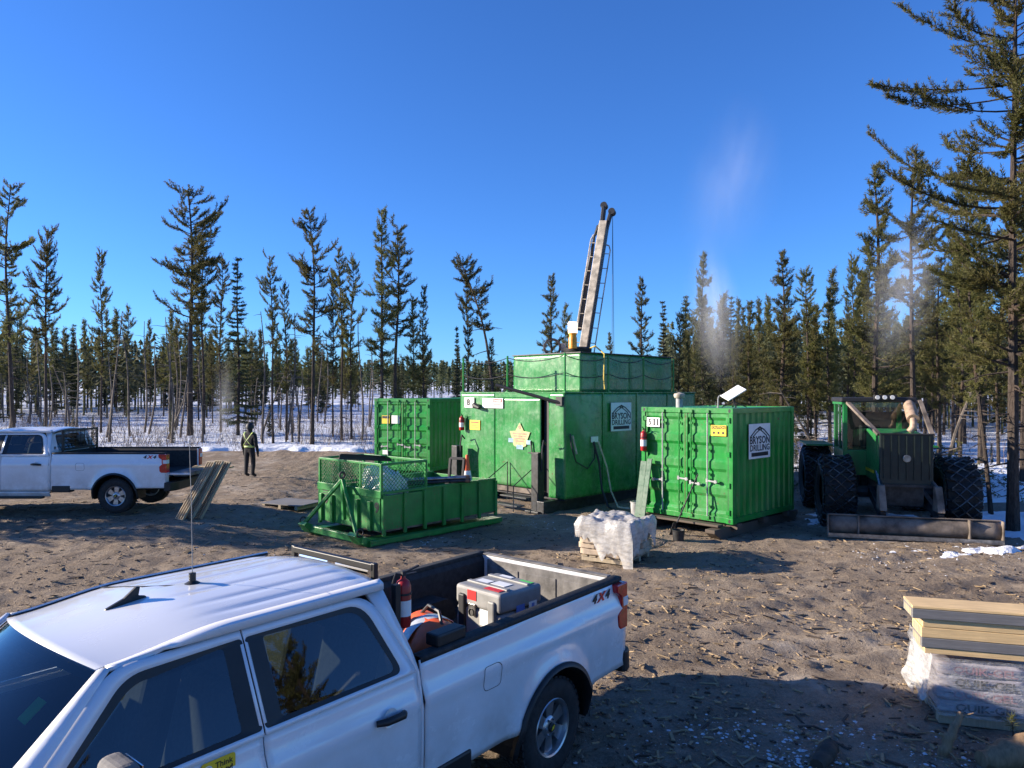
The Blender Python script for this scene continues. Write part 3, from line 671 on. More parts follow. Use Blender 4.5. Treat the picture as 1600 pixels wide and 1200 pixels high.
def make_pickup():
    t = empty('pickup_truck')
    for s in (1, -1):
        side_panel(-1.2, BX-.012, lambda x: .60 if x < 0 else .56, 1.425, s).build('bed_side', M['paint'], t, smooth=60, solid=.018)
        rd = side_panel(BX+.035, SX-.005, .53, 1.37, s).build('rear_door', M['paint'], t, smooth=60, solid=.02)
        fd = side_panel(SX+.005, 3.83, .53, 1.37, s).build('front_door', M['paint'], t, smooth=60, solid=.02)
        side_panel(3.842, 5.22, lambda x: .5, lambda x: 1.37-.16*ss(3.9, 5.2, x), s).build('front_fender', M['paint'], t, smooth=60, solid=.018)
        side_panel(BX+.03, 3.84, .40, .522, s, 4, .012).build('rocker', M['paint'], t, smooth=60, solid=.02)
        # black arch mouldings
        for xa in (0, AX2):
            mb = MB(); A = []; B = []; Cc = []
            for k in range(-17, 18):
                a = R(k*5.7); f = lambda r: (xa+r*math.sin(a), ZC+r*math.cos(a))
                for L, r, e in ((A, RA-.035, -.06), (B, RA-.012, .03), (Cc, RA+.03, .016)):
                    x, z = f(r); L.append((x, s*(yb(x, ZC+(RA)*math.cos(a))*.5+.5*yb(x, max(z, .5))+e), z))
            mb.grid([A, B, Cc]).build('arch_trim', M['black'], t, smooth=60, solid=.012)
            mb = MB(); prof = [(RA-.02, s*.98), (RA-.015, s*.55), (.1, s*.55)]
            A = [[(xa+r*math.sin(R(k*11)), y, ZC+r*math.cos(R(k*11))) for r, y in prof] for k in range(-9, 10)]
            mb.grid(A).build('wheel_well', M['black'], t)
        # doors above the belt: painted frame, black surround, glass
        def P3(p, off=0): return (p.x, s*(yg(p.y)+off), p.y)
        for nm, par, out, win, ro, rw in (('rear', rd, [(1.585,1.372),(SX-.005,1.372),(SX-.005,1.905),(1.80,1.905)], [(1.70,1.402),(SX-.006,1.402),(SX-.006,1.862),(1.87,1.862)], [.02,.01,.01,.16], [.07,.03,.03,.13]),
                                 ('front', fd, [(SX+.005,1.372),(4.02,1.372),(3.43,1.895),(SX+.005,1.905)], [(SX+.006,1.402),(3.86,1.402),(3.375,1.845),(SX+.006,1.862)], [.01,.03,.10,.01], [.03,.05,.10,.03])):
            o = rounded(out, ro, 7); w = rounded(win, rw, 7); c = sum((Vector(q) for q in win), Vector((0,0)))/4
            w2 = [p+(c-p).normalized()*.05+Vector(((0 if abs(p.x-SX) > .1 else (.07 if p.x > SX else -.07)), 0)) for p in w]
            MB().ring([P3(p) for p in o], [P3(p, .004) for p in w]).build('window_frame', M['paint'], par, solid=.02, smooth=40)
            MB().ring([P3(p, .001) for p in w], [P3(p, -.006) for p in w2]).build('window_surround', M['black'], par)
            MB().face([P3(p, -.007) for p in w2]).build('window_glass', M['glass'], par)
        for x0, par in ((1.74, rd), (2.90, fd)):
            mb = MB(); z = 1.17; pts = [(x0, s*(yb(x0, z)+.005), z-.012), (x0+.04, s*(yb(x0, z)+.045), z), (x0+.18, s*(yb(x0, z)+.045), z+.006), (x0+.235, s*(yb(x0, z)+.005), z)]
            mb.tube(pts, [.022, .026, .026, .02], 8).build('door_handle', M['black'], par, smooth=50)
            MB().lathe([(.0, .002), (.05, .002), (.062, .008)], 16, 'y', (x0+.12, s*yb(x0+.1, z) if s > 0 else -yb(x0+.1, z)-.008, z)).build('handle_cup', M['paint'], par, smooth=50)
        # pillars and cant rail
        MB().grid([[(BX+.005, s*yb(BX, z), z), (BX+.028, s*(yb(BX, z)), z)] for z in np.linspace(.5, 1.36, 8)] + [[(BX+.01+.12*q, s*(yg(1.36+.56*q)+.002), 1.36+.56*q), (BX+.04+.22*q, s*(yg(1.36+.56*q)+.001), 1.36+.545*q)] for q in (.25, .5, .75, 1)]).build('rear_pillar', M['paint'], t, smooth=60, solid=.03)
        MB().grid([[(x, s*yg(1.908), 1.908-.0*x-(.0 if x < 3.2 else .012)), (x, s*.708, 1.94-.065*ss(2.8, 3.5, x)), (x, s*.672, 1.956-.075*ss(2.8, 3.5, x))] for x in np.linspace(BX+.13, 3.44, 40)]).build('cant_rail', M['paint'], t, smooth=60, solid=.02)
        MB().tube([(x, s*.664, 1.957-.075*ss(2.8, 3.5, x)) for x in np.linspace(BX+.14, 3.46, 16)], .009, 5).build('drip_moulding', M['black'], t)
        MB().grid([[(3.43+.60*q, s*yg(1.893-.52*q), 1.893-.52*q), (3.46+.66*q, s*(.70+.17*q), 1.905-.545*q), (3.475+.70*q, s*(.662+.15*q), 1.885-.56*q)] for q in np.linspace(0, 1, 10)]).build('windshield_pillar', M['paint'], t, smooth=60, solid=.02)
        # bed rail cap, inner wall
        MB().grid([[(x, s*(yb(x, 1.42)+.004), 1.405), (x, s*(yb(x, 1.42)+.003), 1.437), (x, s*.93, 1.448), (x, s*.85, 1.448), (x, s*.835, 1.40)] for x in np.linspace(-1.215, BX-.015, 24)]).build('rail_cap', M['liner'], t, smooth=50, solid=.006)
        MB().grid([[(x, s*.83, 1.41), (x, s*.80, 1.36), (x, s*.80, .92)] for x in np.linspace(-1.17, BX-.03, 20)]).build('bed_wall', M['liner'], t)
        MB().prism(rounded([(-.46, .92), (-.36, 1.16), (.36, 1.16), (.46, .92)], .08, 4), s*.80, s*.56, 'y').build('wheel_house', M['liner'], t)
        MB().box((-1.185, s*.885, 1.01), (.03, .15, .80)).build('bed_end', M['paint'], t, bevel=.008)
        tl = MB().prism([(-1.228,1.405),(-1.03,1.405),(-1.035,1.33),(-1.11,1.28),(-1.115,1.17),(-1.05,1.11),(-1.06,1.0),(-1.10,.965),(-1.228,.965)], s*.84, s*1.004, 'y').build('tail_light', M['lens'], t, bevel=.012)
        MB().prism([(-1.232,1.27),(-1.14,1.27),(-1.145,1.18),(-1.232,1.18)], s*.86, s*1.008, 'y').build('reverse_lamp', M['clear'], tl, bevel=.006)
        MB().box((5.24, s*.76, 1.06), (.14, .42, .22)).build('headlight', M['clear'], t, bevel=.03)
        # towing mirror
        mi = MB().box((3.60, s*1.22, 1.52), (.12, .22, .31)).build('mirror', M['dusty'], t, bevel=.045, seg=4)
        MB().bar((3.66, s*.93, 1.38), (3.62, s*1.12, 1.38), .05, .07).build('mirror_arm', M['black'], mi, bevel=.01)
        MB().box((3.537, s*1.22, 1.52), (.006, .17, .26)).build('mirror_glass', M['chrome'], mi)
        MB().bar((1.7, s*.98, .38), (3.7, s*.98, .38), .13, .05).build('side_step', M['black'], t, bevel=.015)
        MB().box((1.28, s*.90, .58), (.44, .2, .16)).build('step_notch', M['black'], t, bevel=.02)
    # roof with pressed ribs
    P = []
    for x in np.linspace(BX+.10, WX+.03, 40):
        row = []
        for y in np.linspace(-.66, .66, 67):
            z = 1.957-.075*float(ss(2.8, 3.5, x))+.062*(1-(y/.66)**2)-.03*float(ss(1.85, 1.6, x))
            gw = sum(math.exp(-((abs(y)-c)/.026)**2) for c in (.14, .36, .53)); z -= .009*gw*float(ss(3.0, 2.5, x))*float(ss(1.66, 1.8, x))
            row.append((x+.10*(1-(y/.66)**2)*float(ss(2.9, 3.47, x)), y, z))
        P.append(row)
    MB().grid(P).build('roof', M['paint'], t, smooth=60, solid=.02)
    MB().grid([[(p[0], p[1]*.97, p[2]-.05) for p in r] for r in P[::3]]).build('headliner', M['seat'], t)
    # windshield
    P = [[(WX+.03+.72*q+.12*(1-(y/.7)**2)*(.85+.5*q), y*(.66+.15*q)/.7, 1.882+.055*(1-(y/.7)**2)-.60*q) for y in np.linspace(-.7, .7, 15)] for q in np.linspace(0, 1, 10)]
    wg = MB().grid(P).build('windshield', M['wglass'], t, smooth=60)
    MB().grid([[(p[0]-.004, p[1], p[2]-.006) for p in r] for r in (P[0], [tuple(Vector(a)*.5+Vector(b)*.5) for a, b in zip(P[0], P[1])])]).build('shade_band', M['black'], wg)
    st = MB().box((3.70, .50, 1.72), (.004, .10, .12), Euler((0, R(-50), 0)).to_matrix()).build('inspection_sticker', M['greenprint'], wg)
    # rear wall of the cab
    w = rounded([(-.62,1.46),(.62,1.46),(.56,1.86),(-.56,1.86)], .06, 5); o = rounded([(-.94,.56),(.94,.56),(.69,1.94),(-.69,1.94)], .03, 5)
    fx = lambda z: BX+.0+.17*max(0, (z-1.36)/.56)
    MB().ring([(fx(p.y), p.x, p.y) for p in o], [(fx(p.y)-.004, p.x, p.y) for p in w]).build('cab_back', M['paint'], t, smooth=40)
    MB().face([(fx(p.y)-.002, p.x, p.y) for p in w]).build('rear_glass', M['glass'], t)
    # hood, front, grille, bumpers
    MB().grid([[(x, y, 1.33-.13*float(ss(4.2, 5.25, x))+.05*(1-(y/.85)**2)-(.03 if abs(y) > .8 else 0)) for y in np.linspace(-.88, .88, 23)] for x in np.linspace(4.10, 5.26, 14)]).build('hood', M['paint'], t, smooth=60, solid=.02)
    MB().box((5.25, 0, .93), (.10, 1.7, .50)).build('grille', M['black'], t, bevel=.03)
    for z in (.82, .95, 1.08): MB().box((5.31, 0, z), (.03, 1.2, .045)).build('grille_bar', M['chrome'], t, bevel=.008)
    MB().prism(rounded([(5.10,-1.0),(5.30,-.98),(5.42,-.7),(5.42,.7),(5.30,.98),(5.10,1.0)], .08, 4), .45, .70).build('front_bumper', M['chrome'], t, bevel=.02)
    rb = MB().prism(rounded([(-1.15,-1.01),(-1.30,-1.0),(-1.40,-.75),(-1.40,.75),(-1.30,1.0),(-1.15,1.01)], .07, 4), .52, .74).build('rear_bumper', M['black'], t, bevel=.025)
    MB().box((-1.36, 0, .753), (.12, .5, .02)).build('bumper_step', M['rubber'], rb)
    # chassis
    for s in (1, -1): MB().bar((-1.2, s*.45, .62), (5.1, s*.45, .62), .09, .16).build('frame_rail', M['darksteel'], t)
    MB().box((2.7, 0, .50), (2.2, 1.84, .06)).build('cab_floor', M['black'], t)
    MB().cyl((0, -.8, ZC), (0, .8, ZC), .06, 10).build('rear_axle', M['darksteel'], t)
    MB().lathe([(.0, -.14), (.12, -.12), (.16, 0), (.12, .12), (0, .14)], 12, 'y', (0, .0, ZC)).build('differential', M['darksteel'], t)
    # cargo bed
    mb = MB(); n = 14
    for i in range(n): mb.box((.18, -.8+1.6*(i+.5)/n, .905 if i % 2 else .917), (2.70, 1.6/n-.001, .03))
    mb.build('bed_floor', M['liner'], t, bevel=.004)
    MB().box((BX-.04, 0, 1.17), (.03, 1.64, .54)).build('bulkhead', M['liner'], t, bevel=.01)
    tg = empty('tailgate_pivot'); bpy.data.objects.remove(tg, do_unlink=True)
    tg = MB().box((0, 0, .255), (.055, 1.62, .51)).build('tailgate', M['paint'], t, bevel=.012); tg.location = (-1.19, 0, .915)
    MB().box((.033, 0, .25), (.012, 1.50, .44)).build('tailgate_liner', M['dusty'], tg, bevel=.006)
    for q in (-.5, 0, .5): MB().box((.043, q, .25), (.012, .40, .30)).build('liner_panel', M['dusty'], tg, bevel=.008)
    MB().box((-.002, 0, .517), (.075, 1.63, .02)).build('tailgate_cap', M['dusty'], tg, bevel=.008)
    MB().box((-.032, 0, .40), (.012, .22, .07)).build('tailgate_handle', M['black'], tg, bevel=.006)
    # fuel door and badge, driver side
    fdp = rounded([(.72,1.02),(.93,1.02),(.93,1.20),(.72,1.20)], .05, 5); cc = Vector((.825, 1.11))
    MB().ring([(p.x, yb(p.x, p.y)+.0015, p.y) for p in fdp], [(p.x+(cc.x-p.x)*.05, yb(p.x, p.y)+.0015, p.y+(cc.y-p.y)*.05) for p in fdp]).build('fuel_door_seam', M['ink'], t)
    for s, x0 in ((1, -.80), (-1, -.80)):
        MM = face_M((x0, s*(yb(x0, 1.33)+.006), 1.335), (-s, 0, 0), (0, 0, 1))
        text('badge', '4', .11, M['ink'], t, MM @ Matrix.Translation((-.115, 0, 0)), .35, 1.2, .002, bold=.004); text('badge', 'X', .11, M['redprint'], t, MM, .35, 1.4, .002, bold=.004); text('badge', '4', .11, M['ink'], t, MM @ Matrix.Translation((.115, 0, 0)), .35, 1.2, .002, bold=.004)
    # cabin
    MB().box((3.98, 0, 1.20), (.55, 1.66, .26)).build('dashboard', M['dash'], t, bevel=.08, seg=4)
    MB().lathe([(.17+.016*math.cos(a), .016*math.sin(a)) for a in np.linspace(0, 2*math.pi, 8)[:-1]], 24, 'x', (3.60, .40, 1.24), True).build('steering_wheel', M['dash'], t, smooth=60)
    for y in (.42, -.42):
        for x in (3.05, 2.0):
            rt = Euler((0, R(-14), 0)).to_matrix()
            se = MB().box((x+.1, y, .88), (.55, .54, .20)).build('seat', M['seat'], t, bevel=.06, seg=3)
            MB().box((x-.24, y, 1.26), (.16, .52, .68), rt).build('seat_back', M['seat'], se, bevel=.06, seg=3)
            MB().box((x-.335, y, 1.70), (.11, .28, .20), rt).build('headrest', M['seat'], se, bevel=.045, seg=3)
    for s in (1, -1): MB().box((2.7, s*.90, .94), (2.2, .05, .80)).build('door_card', M['dash'], t, bevel=.01)
    # wheels
    tp = [(.235,-.12),(.26,-.135),(.33,-.145),(.385,-.135),(.405,-.115),(.41,-.06),(.41,.06),(.405,.115),(.385,.135),(.33,.145),(.26,.135),(.235,.12)]
    tyre = MB().lathe(tp, 48, 'y').mesh('tyre', M['rubber'], 40)
    tm = MB()
    for k in range(40):
        a = 2*math.pi*k/40
        for j, (yy, w) in enumerate(((-.098, .05), (-.035, .045), (.03, .045), (.095, .05))):
            aa = a+(.07 if j % 2 else 0); tm.box((.412*math.cos(aa), yy, .412*math.sin(aa)), (.018, w, .046), Euler((0, -aa, 0)).to_matrix())
    tread = tm.mesh('tread', M['rubber'])
    rim = MB().lathe([(.236,.118),(.243,.125),(.236,.132),(.222,.125),(.205,.075),(.205,-.11),(.236,-.12)], 40, 'y').mesh('rim', M['alloy'], 40)
    sp = MB()
    sp.lathe([(.0,.105),(.055,.105),(.075,.098),(.092,.082),(.092,.05),(.0,.05)], 24, 'y')
    for k in range(6):
        a = 2*math.pi*k/6+.26; d = Vector((math.cos(a), 0, math.sin(a))); q = Vector((-math.sin(a), 0, math.cos(a)))
        sp.add([d*.07+q*.040+Vector((0,.085,0)), d*.07-q*.040+Vector((0,.085,0)), d*.212-q*.062+Vector((0,.088,0)), d*.212+q*.062+Vector((0,.088,0)),
                d*.07+q*.040+Vector((0,.05,0)), d*.07-q*.040+Vector((0,.05,0)), d*.212-q*.062+Vector((0,.05,0)), d*.212+q*.062+Vector((0,.05,0))],
               [(0,1,2,3),(4,7,6,5),(0,3,7,4),(1,5,6,2),(0,4,5,1),(3,2,6,7)])
        sp.cyl(Vector((.068*math.cos(a+.5), .10, .068*math.sin(a+.5))), Vector((.068*math.cos(a+.5), .12, .068*math.sin(a+.5))), .011, 6)
    spoke = sp.mesh('spokes', M['alloy'], 40)
    disc = MB().lathe([(.0,.045),(.205,.045)], 24, 'y').mesh('brake_disc', M['darksteel'])
    cap = MB().lathe([(.0,.128),(.03,.127),(.040,.118),(.040,.10)], 20, 'y').mesh('hub_cap', M['black'], 40)
    bt = MB().prism([(-.024,-.006),(-.010,-.006),(-.008,-.011),(.010,-.011),(.008,-.006),(.026,-.006),(.022,.006),(.009,.006),(.007,.011),(-.011,.011),(-.009,.006),(-.028,.006)], .128, .131, 'y').mesh('emblem', M['yellow'])
    for xa in (0, AX2):
        for s in (1, -1):
            w = bpy.data.objects.new('wheel', tyre); C.objects.link(w); w.parent = t; w.location = (xa, s*.845, ZC); w.rotation_euler = (0, random.random()*3, 0 if s > 0 else math.pi)
            for nm, me in (('tread', tread), ('rim', rim), ('spokes', spoke), ('brake_disc', disc), ('hub_cap', cap), ('emblem', bt)):
                q = bpy.data.objects.new(nm, me); C.objects.link(q); q.parent = w
    # roof antenna fin
    fin = MB().prism([(2.93,1.985),(3.18,1.975),(3.17,1.99),(3.07,2.03),(3.00,2.085),(2.975,2.085),(2.985,2.03),(2.94,2.02)], -.014, .014, 'y').build('antenna_fin', M['black'], t, bevel=.006)
    return t, tg
random.seed(3)
near, near_tg = make_pickup()
far = copy_tree(near)
near.location = (-.412, 6.643, -.058); near.rotation_euler = (0, 0, R(231.5))
tag(near, 'white crew-cab pickup with antennas on its roof and a grey case in its bed', 'pickup')
far.location = (at(205, 17.0)-.35, 17.9, .33); far.rotation_euler = (0, 0, R(180.5))
tag(far, 'white crew-cab pickup parked with its tailgate down near the forest', 'pickup')
for ch in far.children:
    if ch.name.startswith('tailgate'): ch.rotation_euler = (0, R(-90), 0)
    if ch.name.startswith('antenna_fin'): bpy.data.objects.remove(ch, do_unlink=True)
# racks behind the cabs
def rack(par, x, top, y0, y1, mesh):
    mb = MB()
    for y in (y0, y1): mb.box((x, y, (1.44+top)/2), (.04, .045, top-1.44))
    mb.box((x, (y0+y1)/2, top-.03), (.05, abs(y1-y0), .05)); mb.box((x, (y0+y1)/2, 1.50), (.05, abs(y1-y0), .05))
    rk = mb.build('headache_rack', M['black'], par, bevel=.006)
    mb = MB()
    if mesh:
        for k in range(9): mb.box((x, y0+(y1-y0)*(k+.5)/9, (1.5+top)/2), (.012, .012, top-1.5))
        for k in range(5): mb.box((x, (y0+y1)/2, 1.52+(top-1.55)*(k+.5)/5), (.012, abs(y1-y0), .012))
    else:
        mb.cyl((x-.01, y0+.08, top-.075), (x-.01, (y0+y1)/2-.05, top-.075), .025, 10); mb.cyl((x-.01, (y0+y1)/2+.05, top-.075), (x-.01, y1-.06, top-.075), .025, 10)
    mb.build('rack_grid' if mesh else 'light_bar', M['black'] if mesh else M['chrome'], rk)
    return rk
rack(near, 1.44, 1.99, -.64, .36, False); rack(far, 1.40, 1.98, -.72, .72, True)
for y in (.62,): MB().box((1.46, y, 1.66), (.05, .05, .44)).build('rack_post', M['black'], near, bevel=.005)
MB().box((1.18, .85, 1.49), (.30, .13, .09)).build('rail_clamp', M['black'], near, bevel=.015)
M['conc_'] = flat('whip_grey', (.35,.33,.29), .5)
# whip antenna on its magnetic foot
wa = MB().lathe([(0, .0), (.055, .0), (.05, .018), (.03, .03), (.022, .035), (.022, .085), (.0, .09)], 16, 'z', (2.62, -.05, 2.0)).build('antenna_base', M['black'], near, smooth=40)
MB().tube([(2.62, -.05, 2.08), (2.60, -.10, 2.5), (2.60, -.13, 2.95)], [.003, .0025, .002], 5).build('antenna_whip', M['conc_'], wa)
MB().tube([(2.66, -.06, 2.012), (2.85, -.25, 2.01), (2.95, -.62, 1.965)], .005, 5).build('antenna_cable', M['black'], wa)
# yellow safety sticker on the front door
xs_, zs_ = 3.0, 1.305
mm = face_M((xs_, yb(xs_, zs_)+.004, zs_), (-1, 0, 0), (0, 0, 1))
stk = MB().prism(rounded([(-.095,-.05),(.095,-.05),(.095,.05),(-.095,.05)], .018, 4), 0, .002).build('safety_sticker', M['yellow'], near); stk.data.transform(mm)
text('sticker_text', 'Think', .042, M['ink'], near, mm @ Matrix.Translation((.03, .016, .003)), 0, 1, .0008, bold=.0006); text('sticker_text', 'Safety!', .042, M['ink'], near, mm @ Matrix.Translation((.025, -.022, .003)), 0, 1, .0008, bold=.0012)
lb = MB().lathe([(.020, 0), (.027, 0), (.027, .001), (.020, .001)], 16, 'z', (-.06, .006, .003), True).build('sticker_bulb', M['white'], near); lb.data.transform(mm)
# things in the near bed
def near_pt(x, y, z): return near.matrix_basis @ Vector((x, y, z))
near.matrix_basis  # refresh
Mn = Matrix.Translation(near.location) @ Matrix.Rotation(R(231.5), 4, 'Z')
def extinguisher(loc, rz, label, h=.42, r=.065, up=None):
    e = empty('fire_extinguisher', loc, rz, label, 'extinguisher')
    MB().lathe([(0,0),(r*.9,0),(r,.02),(r,h*.78),(r*.8,h*.87),(r*.35,h*.92),(r*.3,h*.97),(0,h*.97)], 18, 'z').build('cylinder', M['red'], e, smooth=40)
    MB().lathe([(r+.0015,h*.22),(r+.0015,h*.52)], 18, 'z').build('paper_label', M['white'], e, smooth=40)
    MB().box((0, 0, h*1.0), (.03, .03, .05)).bar((0, 0, h*1.03), (.13, 0, h*1.12), .02, .012).bar((0, 0, h*.99), (.11, 0, h*.99), .02, .01).build('handle', M['ink'], e)
    MB().tube([(0, .0, h*.98), (-.05, .02, h*1.02), (-r-.02, .03, h*.8), (-r-.012, .03, h*.35)], .010, 6).build('hose', M['ink'], e, smooth=50)
    MB().lathe([(r+.002,h*.62),(r+.006,h*.62),(r+.006,h*.66),(r+.002,h*.66)], 18, 'z').build('strap', M['ink'], e)
    return e
p = Mn @ Vector((1.37, .60, 1.55)); extinguisher(p, R(40), 'red fire extinguisher strapped behind the cab of the pickup with antennas', .38, .056)
def gear_case():
    e = empty('equipment_case', Mn @ Vector((-.33, .10, .925)), R(-43.8+0), 'scuffed grey plastic equipment case with stickers in the pickup bed', 'case')
    a, b, h = .60, .56, .50
    m = flat('grey_case_plastic', (.27,.265,.25), .55, var=.2, scale=5, bmp=.05)
    MB().box((0, 0, h*.31), (a, b, h*.62)).build('case_body', m, e, bevel=.035, seg=4)
    lid = MB().box((0, 0, h*.82), (a+.012, b+.012, h*.37)).build('lid', m, e, bevel=.035, seg=4)
    for y in (-.14, .14): MB().box((0, y, h+.008), (a*.9, .05, .022)).build('lid_rib', m, lid, bevel=.008)
    for s in (-1, 1): MB().box((s*.2, -b/2-.006, h*.45), (.085, .05, h*.8)).build('corner_post', M['ink'] if s < 0 else m, e, bevel=.015)
    la = MB().box((-.06, -b/2-.012, h*.60), (.085, .02, .11)).build('latch', M['steel'], e, bevel=.004)
    MB().lathe([(.03, -.004), (.036, -.004), (.036, .004), (.03, .004)], 16, 'y', (-.06, -b/2-.026, h*.55), True).build('latch_ring', M['darksteel'], la)
    MB().box((-.07, -b/2-.009, h*.86), (.12, .004, .09)).build('sticker', M['redprint'], e); MB().box((.11, -b/2-.003, h*.50), (.15, .004, .15)).build('sticker', M['white'], e)
    for x, y, w, d, c in ((-.14,-.05,.16,.1,'white'),(.06,-.02,.18,.12,'white'),(.17,.18,.16,.1,'greenprint'),(.14,-.2,.2,.08,'redprint'),(-.1,.2,.16,.08,'white')):
        MB().box((x, y, h+.0075), (w, d, .003)).build('sticker', M[c], lid)
    for y, c in ((.0, 'blueprint'), (.17, 'white')): MB().box((a/2+.007, y-.02, h*.62), (.004, .11, .10)).build('sticker', M[c], e)
    text('sticker_text', 'II', .08, M['blueprint'], e, face_M((a/2+.011, .15, h*.62), (0, 1, 0), (0, 0, 1)), 0, 1, .001, bold=.003)
gear_case()
def orange_bag():
    e = empty('orange_bag', Mn @ Vector((.80, .32, .93)), R(231.5+70), 'rounded orange bag with pale reflective band behind the pickup cab', 'bag')
    r = np.random.RandomState(4); pr = [(0,-.36),(.16,-.345),(.235,-.28),(.255,-.12),(.26,.1),(.235,.28),(.16,.345),(0,.36)]
    ob = MB().lathe(pr, 28, 'x', (0, 0, .235)).build('bag_body', M['orange'], e, smooth=70)
    for v in ob.data.vertices: v.co.z = max(.0, v.co.z)+.012*math.sin(v.co.x*23+v.co.y*17); v.co.y += .012*math.sin(v.co.x*31+v.co.z*14)
    bd = MB().lathe([(.262,-.07),(.2645,-.06),(.2665,.05),(.264,.06)], 28, 'x', (0, 0, .237)).build('reflective_band', flat('reflective', (.55,.58,.6), .3, .2), e, smooth=70)
    MB().tube([(-.2,0,.47),(-.1,.02,.56),(.1,.02,.56),(.2,0,.47)], .014, 6).build('carry_strap', M['black'], e, smooth=50)
orange_bag()
# ------------------------------------------------------------------ green steel: shack, containers, sled
GREEN = (.012, .21, .035)
M['green'] = worn('green_container_paint', (.010,.225,.030), (.26,.36,.22), .34, .38, 1.0, chips=.10)
M['shack'] = worn('green_shack_paint', (.014,.20,.038), (.40,.46,.33), .34, .36, .8, chips=.08)
M['sledgreen'] = worn('green_sled_paint', (.012,.20,.032), (.25,.30,.2), .25, .5, 1.2, chips=.12)
M['leafgreen'] = worn('green_machine_paint', (.015,.20,.045), (.15,.16,.12), .3, .4, 1.5)
M['rust'] = flat('rusty_steel', (.16,.085,.05), .85, .2, .5, 5, bmp=.3)
M['mud'] = flat('muddy_steel', (.15,.122,.10), .8, .1, .55, 3, bmp=.35)
M['skid'] = wood('skid_timber', (.10,.075,.055))
M['conc'] = flat('grey_plastic', (.33,.33,.33), .6, var=.2)
M['mast'] = flat('dusty_mast_steel', (.46,.40,.32), .75, .1, .4, 5, bmp=.15)
M['beige'] = flat('rust_beige_exhaust', (.42,.30,.21), .6, .4, .3, 9)
def face_pt(o, d, px):
    k = (px-800)/FPX; return (k*o[1]-o[0])/(d[0]-k*d[1])
class Face:
    "vertical face: local x runs along it; turns photo pixels into (x, z) on that face"
    def __init__(s, ox, oy, rz): s.o = (ox, oy); s.d = (math.cos(rz), math.sin(rz))
    def xz(s, px, py): t = face_pt(s.o, s.d, px); Y = s.o[1]+s.d[1]*t; return t, HC-(py-HZ)*Y/FPX
def sign(par, fc, box, mat, y=-.02, name='sign', th=.008):
    (x0, z1), (x1, z0) = fc.xz(box[0], box[1]), fc.xz(box[2], box[3]); z0b = z0
    w = x1-x0; h = (z1-z0); c = ((x0+x1)/2, (z0+z1)/2)
    s = MB().box((c[0], y, c[1]-par.location.z), (w, th, h)).build(name, mat, par, bevel=.002)
    return c[0], c[1]-par.location.z, w, h, s
def stext(par, s, x, z, size, mat, y=-.027, sx=1, bold=0, name='lettering'): return text(name, s, size, mat, par, face_M((x, y, z), (1, 0, 0), (0, 0, 1)), 0, sx, .001, bold=bold)
def drill_logo(par, org, right, w, h):
    "white company board with mountain chevrons over two lines of lettering"
    up = (0, 0, 1); MM = face_M(org, right, up)
    b = MB().box((0, 0, 0), (w, h, .012)).build('company_sign', M['white'], par, bevel=.003); b.data.transform(MM)
    fr = MB()
    for k, (hw, zt, th) in enumerate(((.44, .40, .035), (.33, .33, .03))):
        pts = [(-hw*w, h*(.13)), (-hw*w*.45, h*(zt-.08)), (0, h*zt), (hw*w*.45, h*(zt-.08)), (hw*w, h*.13)]
        for a, c in zip(pts[:-1], pts[1:]): fr.bar((a[0], a[1], .008), (c[0], c[1], .008), th*h*1.2, .003)
    fr.bar((-.09*w, h*.33, .009), (0, h*.40, .009), h*.06, .004).bar((0, h*.40, .009), (.09*w, h*.33, .009), h*.06, .004)
    o = fr.build('logo', M['ink'], b); o.data.transform(MM)
    text('lettering', 'BRYSON', h*.30, M['ink'], b, MM @ Matrix.Translation((0, .02*h, .009)), 0, w/h*.83, .001, bold=.006)
    text('lettering', 'DRILLING', h*.25, M['ink'], b, MM @ Matrix.Translation((0, -.20*h, .009)), 0, w/h*.86, .001, bold=.004)
    st = MB().box((0, -.38*h, .008), (w*.78, h*.11, .003)).build('address_strip', M['ink'], b); st.data.transform(MM)
    return b
def corrug(L, h, z0, pitch=.28, dep=.036):
    "corrugated sheet profile along x in the y=0 plane, ribs towards -y"
    P = []; x = 0; pts = []
    n = max(1, int(round(L/pitch))); p = L/n
    for i in range(n): pts += [(i*p, 0), (i*p+p*.25, 0), (i*p+p*.37, dep), (i*p+p*.75, dep), (i*p+p*.87, 0)]
    pts.append((L, 0)); return MB().grid([[(a, b, z0), (a, b, z0+h)] for a, b in pts])
